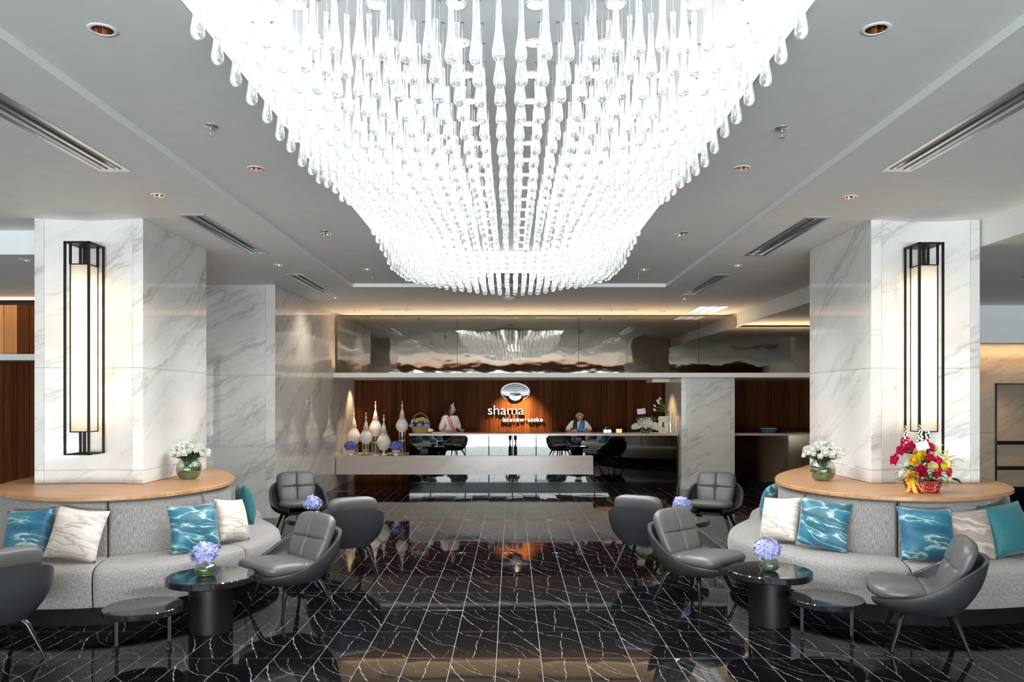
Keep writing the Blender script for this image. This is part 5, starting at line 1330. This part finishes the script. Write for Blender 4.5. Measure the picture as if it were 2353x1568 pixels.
fs = []
for i in range(24):
    a = i * 6; b_ = a + 6
    fs += [(a + 4, a + 5, b_ + 5, b_ + 4), (a + 2, a + 4, b_ + 4, b_ + 2), (a + 5, a + 3, b_ + 3, b_ + 5), (a, a + 2, b_ + 2, b_), (a + 3, a + 1, b_ + 1, b_ + 3)]
m.add(V, fs, smooth=False); m.obj('emblem_bowl', 'chrome', t)

# ---------------------------------------------------------------- people
col('skin', (0.52, 0.30, 0.20), .5, var=.04); col('hair', (0.008, 0.006, 0.006), .35); col('blouse', (0.78, 0.72, 0.69), .7, var=.08, scale=70); col('sash_pink', (0.80, 0.25, 0.20), .5); col('sash_blue', (0.02, 0.27, 0.62), .5)
col('skirt', (0.05, 0.045, 0.05), .7); col('trousers', (0.012, 0.012, 0.014), .7); col('shoe', (0.01, 0.01, 0.01), .25); col('eye', (0.01, 0.008, 0.007), .2); col('lip', (0.45, 0.08, 0.07), .4); col('shirt_grey', (0.12, 0.12, 0.13), .7); col('headband', (0.85, 0.85, 0.84), .4)
def skin_mesh(name, pts, edges, radii, sub=2):
    me = bpy.data.meshes.new(name); me.from_pydata(pts, edges, []); o = bpy.data.objects.new(name, me); C.objects.link(o)
    md = o.modifiers.new('s', 'SKIN'); md.use_smooth_shade = True
    for v, r_ in zip(me.skin_vertices[0].data, radii): v.radius = r_ if hasattr(r_, '__len__') else (r_, r_)
    me.skin_vertices[0].data[0].use_root = True
    ms = o.modifiers.new('b', 'SUBSURF'); ms.levels = sub; ms.render_levels = sub
    bpy.context.view_layer.update()
    r_ = bpy.data.meshes.new_from_object(o.evaluated_get(bpy.context.evaluated_depsgraph_get())); bpy.data.objects.remove(o); r_.name = name
    for p_ in r_.polygons: p_.use_smooth = True
    return r_
def head_pts():
    m = MB()
    def f(u, v):
        a = 2 * PI * u; ph = PI * v; x = math.sin(ph) * math.sin(a); y = -math.sin(ph) * math.cos(a); z = -math.cos(ph)
        X, Y_, Z = .074 * x, .092 * y, .112 * z
        if z < 0: X *= 1 - .32 * z * z - .05 * abs(z); Y_ = Y_ * (1 - .12 * z * z) - (.012 * -z if y < 0 else -.020 * z * (1 if y > 0 else 0))
        if y < 0:
            Y_ -= .014 * math.exp(-((x / .17) ** 2 + ((z + .14) / .17) ** 2))            # nose
            Y_ += .010 * math.exp(-(((abs(x) - .40) / .17) ** 2 + ((z - .06) / .13) ** 2))  # eye sockets
            Y_ -= .005 * math.exp(-((x / .28) ** 2 + ((z + .47) / .10) ** 2))            # lips
            Y_ -= .006 * math.exp(-((x / .22) ** 2 + ((z + .84) / .14) ** 2))            # chin
        return (X, Y_, Z)
    m.grid(f, 30, 24, closeu=True); return m
def person(lab, loc, rz, J, cloth, hairstyle, headrot, extras=None, group='reception staff'):
    """J: joints in metres. One continuous skinned body; clothes and hair are its children."""
    t = thing('person', lab, 'person', loc, rz, group)
    names = list(J); ix = {k: i for i, k in enumerate(names)}
    pts = [J[k][0] for k in names]; rad = [J[k][1] for k in names]
    E = [('pelvis', 'waist'), ('waist', 'chest'), ('chest', 'neck'), ('neck', 'headbase')]
    for s in 'lr': E += [('chest', 'sh' + s), ('sh' + s, 'el' + s), ('el' + s, 'wr' + s), ('wr' + s, 'palm' + s), ('pelvis', 'hip' + s), ('hip' + s, 'kn' + s), ('kn' + s, 'an' + s), ('an' + s, 'toe' + s)]
    me = skin_mesh('body', pts, [(ix[a], ix[b_]) for a, b_ in E], rad)
    mb = MB(); mb.add([v.co[:] for v in me.vertices], [tuple(p_.vertices) for p_ in me.polygons], smooth=True)
    hm = head_pts(); Mh = Matrix.Translation(Vector(J['headbase'][0]) + Vector(headrot[3] if len(headrot) > 3 else (0, -.01, .085))) @ Matrix.Rotation(R(headrot[2]), 4, 'Z') @ Matrix.Rotation(R(headrot[0]), 4, 'X') @ Matrix.Rotation(R(headrot[1]), 4, 'Y')
    mb.add([Mh @ Vector(v) for v in hm.v], hm.f, smooth=True)

    for s in 'lr':                                    # four fingers and a thumb from each palm
        w_, p_ = Vector(J['wr' + s][0]), Vector(J['palm' + s][0]); d = (p_ - w_).normalized(); side = d.cross(Vector((0, 1, 0))); side = side.normalized() if side.length > .1 else Vector((1, 0, 0)); nrm_ = side.cross(d)
        for k in range(4):
            L_ = (.062, .072, .067, .052)[k]; b_ = p_ + side * (-.026 + .0175 * k) + d * .012
            mb.tube([b_ - d * .03, b_, b_ + d * L_ * .5 + nrm_ * .004, b_ + d * L_ * .85 + nrm_ * .018, b_ + d * L_ + nrm_ * .03], [.009, .0088, .0082, .0075, .005], 7)
        mb.tube([w_ - side * .012 + d * .02, w_.lerp(p_, .6) - side * .034, p_ - side * .044 + d * .012, p_ - side * .042 + d * .032], [.011, .010, .0088, .006], 7)
    body = mb.obj('body', 'skin', t)
    er = MB()
    for s in (-1, 1):
        er.ball((s * .074, .008, -.005), .020, 8, sx=.35, sy=.7, sz=1.3)
    er.v = [tuple(Mh @ Vector(v)) for v in er.v]; er.obj('ear', 'skin', t)
    ey = MB()
    for s in (-1, 1): ey.ball((s * .029, -.0765, .006), .0085, 6, sx=1.5, sy=.55, sz=.8); ey.box(s * .029 - .017, s * .029 + .017, -.0855, -.0800, .024, .0285)
    ey.v = [tuple(Mh @ Vector(v)) for v in ey.v]; ey.obj('eyes', 'eye', t)
    lp = MB().ball((0, -.0925, -.0525), .011, 6, sx=1.7, sy=.5, sz=.55); lp.v = [tuple(Mh @ Vector(v)) for v in lp.v]; lp.obj('lips', 'lip', t)
    # hair
    hr = MB(); L_, wav = hairstyle
    def hf(u, v):
        a = 2 * PI * u; front = max(0, math.cos(a))
        c_a = min(1, max(0, (math.cos(a) - .12) / .40)); cut = 1 - .71 * c_a * c_a * (3 - 2 * c_a)
        q = v * cut
        if q <= .55:
            ph = PI * .5 * q / .55; x = math.sin(ph) * math.sin(a); y = -math.sin(ph) * math.cos(a); z = math.cos(ph)
            return (.086 * x, .108 * y + .006, .122 * z + .006)
        k = (q - .55) / .45; x, y = math.sin(a), -math.cos(a)
        fl_ = 1 + .10 * math.sin(PI * k) - .05 * k + wav * .04 * math.sin(9 * a) * k
        return (.086 * x * fl_, (.108 * y + .006) * (fl_ if y > 0 else 1), .006 - L_ * k)
    hr.grid(hf, 40, 20, closeu=True); hr.v = [tuple(Mh @ Vector(v)) for v in hr.v]; hr.obj('hair', 'hair', t)
    hb = MB().tube([(.083 * math.cos(a), -.042 - .016 * math.sin(a), .014 + .106 * math.sin(a)) for a in [PI * (.10 + .8 * i / 20) for i in range(21)]], .007, 6); hb.v = [tuple(Mh @ Vector(v)) for v in hb.v]
    if extras != 'man': hb.obj('headband', 'headband', t)
    for (nm, mt, keys, edges, grow) in cloth:
        kk = list(keys); pm = [Vector(J[a][0]) for a in kk]; rm = []
        for a in kk:
            r_ = J[a][1]; g = grow.get(a, 1.12) if isinstance(grow, dict) else grow
            rm.append((r_[0] * g, r_[1] * g) if hasattr(r_, '__len__') else (r_ * g, r_ * g))
        me = skin_mesh(nm, [p_[:] for p_ in pm], [(kk.index(a), kk.index(b2)) for a, b2 in edges], rm); me.materials.append(MAT[mt]); link(nm, me, t)
    return t, J
def stand_joints(h=1.62, lean=0, turn=0, arms=None, female=True):
    k = h / 1.70; cs, sn = math.cos(R(lean)), math.sin(R(lean))
    def U(x, y, z):                                   # upper body bends forward (-y) about the pelvis
        z0 = .92; dy, dz = y, z - z0; return (x * k, (dy * cs - dz * sn) * k, (z0 + dy * sn + dz * cs) * k)
    sw = .148 if female else .19
    J = {'pelvis': ((0, 0, .93 * k), (.145 * k, .105 * k)), 'waist': (U(0, 0, 1.08), (.115 * k, .09 * k)), 'chest': (U(0, 0, 1.30), (.145 * k, .105 * k)), 'neck': (U(0, .01, 1.435), .050 * k), 'headbase': (U(0, -.005, 1.50), .048 * k)}
    for s, sg in (('l', 1), ('r', -1)):
        a = arms[s] if arms else None
        J['sh' + s] = (U(sg * sw, 0, 1.375), .058 * k)
        if a: J['el' + s], J['wr' + s], J['palm' + s] = ((Vector(a[0])[:], .041 * k), (Vector(a[1])[:], .027 * k), (Vector(a[2])[:], (.036 * k, .018 * k)))
        else:
            J['el' + s] = ((sg * .235 * k, .03 * k, 1.10 * k), .041 * k); J['wr' + s] = ((sg * .25 * k, -.03 * k, .865 * k), .027 * k); J['palm' + s] = ((sg * .25 * k, -.045 * k, .79 * k), (.036 * k, .018 * k))
        J['hip' + s] = ((sg * .095 * k, 0, .86 * k), .092 * k); J['kn' + s] = ((sg * .10 * k, -.01 * k, .48 * k), .058 * k); J['an' + s] = ((sg * .10 * k, .025 * k, .085 * k), .040 * k); J['toe' + s] = ((sg * .115 * k, -.12 * k, .035 * k), (.036 * k, .028 * k))
    return J
BL_E = [('pelvis', 'waist'), ('waist', 'chest'), ('chest', 'shl'), ('shl', 'ell'), ('chest', 'shr'), ('shr', 'elr'), ('chest', 'neck')]
BL_K = ['pelvis', 'waist', 'chest', 'neck', 'shl', 'ell', 'shr', 'elr']
SK_E = [('waist', 'pelvis'), ('pelvis', 'hipl'), ('pelvis', 'hipr'), ('hipl', 'knl'), ('hipr', 'knr')]
SK_K = ['waist', 'pelvis', 'hipl', 'hipr', 'knl', 'knr']
def sash(t, pts, w_, mat, nm='sash'):
    m = MB(); V = []; n_ = len(pts)
    for i, p_ in enumerate(pts):
        p_ = Vector(p_); d = (Vector(pts[min(i + 1, n_ - 1)]) - Vector(pts[max(i - 1, 0)])).normalized(); s = d.cross(Vector((0, -1, 0)));  s = s.normalized() if s.length > .05 else Vector((1, 0, 0))
        for j in range(5):
            o_ = (j - 2) / 2; V.append(p_ + s * w_ / 2 * o_ + Vector((0, -.006 * math.cos(o_ * 9) + .02 * o_ * o_, 0)))
    m.add(V, [(i * 5 + j, i * 5 + j + 1, i * 5 + j + 6, i * 5 + j + 5) for i in range(n_ - 1) for j in range(4)], smooth=True)
    o = m.obj(nm, mat, t); md = o.modifiers.new('t', 'SOLIDIFY'); md.thickness = .006
    return o
G = {'shl': 1.45, 'shr': 1.45, 'ell': 1.35, 'elr': 1.35, 'neck': 1.12, 'pelvis': 1.05, 'waist': 1.10, 'chest': 1.10}
J = stand_joints(1.66, 4, arms={'l': ((.245, -.02, 1.12), (.19, -.20, 1.075), (.17, -.26, 1.085)), 'r': ((-.235, -.01, 1.10), (-.20, -.18, 1.07), (-.17, -.25, 1.085))})
t, J = person('woman in a white blouse with a pink sash and black bob, behind the desk', (-1.315, 16.30, 0), R(38), J, [('blouse', 'blouse', BL_K, BL_E, G), ('skirt', 'skirt', SK_K, SK_E, 1.15)], (.175, .2), (0, 0, 42))
sash(t, [(-.088, .02, 1.405), (-.090, -.03, 1.432), (-.089, -.07, 1.42), (-.085, -.105, 1.385), (-.062, -.142, 1.30), (-.035, -.150, 1.24), (.02, -.135, 1.15), (.09, -.13, 1.06), (.13, -.12, 1.0)], .085, 'sash_pink')
MB().lathe([(.128, -.035), (.132, 0), (.128, .035)], 24, (0, 0, 1.035), cap=False, sy=.80).obj('gold_belt', 'gold', t)
MB().ball((-.02, -.160, 1.225), .016, 6, sy=.4).obj('brooch', 'petal_white', t)
J = stand_joints(1.60, 31, arms={'l': ((.27, -.16, 1.09), (.16, -.36, 1.075), (.11, -.42, 1.09)), 'r': ((-.26, -.20, 1.09), (-.20, -.40, 1.075), (-.15, -.46, 1.09))})
t, J = person('woman with long black hair and a blue scarf leaning over the desk', (1.385, 16.52, 0), R(4), J, [('blouse', 'blouse', BL_K, BL_E, G), ('skirt', 'skirt', SK_K, SK_E, 1.15)], (.17, .6), (40, -6, -4, (0, -.055, .065)))
nk = Vector(J['neck'][0]); cc_ = Vector(J['chest'][0])
sash(t, [nk + Vector((.06, .04, .0)), nk + Vector((.075, -.05, .005)), nk + Vector((.06, -.105, -.05)), cc_ + Vector((.045, -.155, -.02)), cc_ + Vector((.0, -.155, -.13)), cc_ + Vector((-.03, -.13, -.22))], .10, 'sash_blue', 'scarf')
MB().ball(cc_ + Vector((.03, -.165, -.05)), .014, 6, sy=.5).obj('brooch', 'petal_white', t)
hl = MB().tube([nk + Vector((-.075, -.05, .05)), nk + Vector((-.095, -.10, -.05)), cc_ + Vector((-.10, -.16, -.06)), cc_ + Vector((-.08, -.16, -.20))], [.03, .042, .045, .012], 10); hl.obj('hair_lock', 'hair', t)
# the photographer, whose legs show in the smoked mirror of the desk
J = stand_joints(1.80, 0, arms={'l': ((.27, -.05, 1.30), (.12, -.19, 1.56), (.10, -.22, 1.62)), 'r': ((-.27, -.05, 1.30), (-.12, -.19, 1.56), (-.10, -.22, 1.62))}, female=False)
TR_E = [('waist', 'pelvis'), ('pelvis', 'hipl'), ('pelvis', 'hipr'), ('hipl', 'knl'), ('hipr', 'knr'), ('knl', 'anl'), ('knr', 'anr')]
t, J = person('person in dark trousers and black shoes standing in the aisle, mirrored in the desk front', (0.03, -0.36, 0), R(180), J, [('shirt', 'shirt_grey', BL_K, BL_E, 1.15), ('trousers', 'trousers', ['waist', 'pelvis', 'hipl', 'hipr', 'knl', 'knr', 'anl', 'anr'], TR_E, {'anl': 1.7, 'anr': 1.7, 'knl': 1.25, 'knr': 1.25, 'waist': 1.1, 'pelvis': 1.08, 'hipl': 1.12, 'hipr': 1.12})], (.10, .3), (0, 0, 0), 'man', 'visitors')
for s in (-1, 1): MB().ball((s * .115, -.07, .045), .05, 8, sx=.9, sy=2.7, sz=.85).obj('shoe', 'shoe', t)

t = thing('wall_switch', 'small pale twin switch plate high on the polished marble wall', 'switch', (-3.468, 13.22, 1.69))
bx('plate', 'trimwhite', 0, .008, -.09, .09, -.045, .045, t); bx('rocker', 'alu', .006, .011, -.07, -.01, -.03, .03, t); bx('rocker', 'alu', .006, .011, .01, .07, -.03, .03, t)
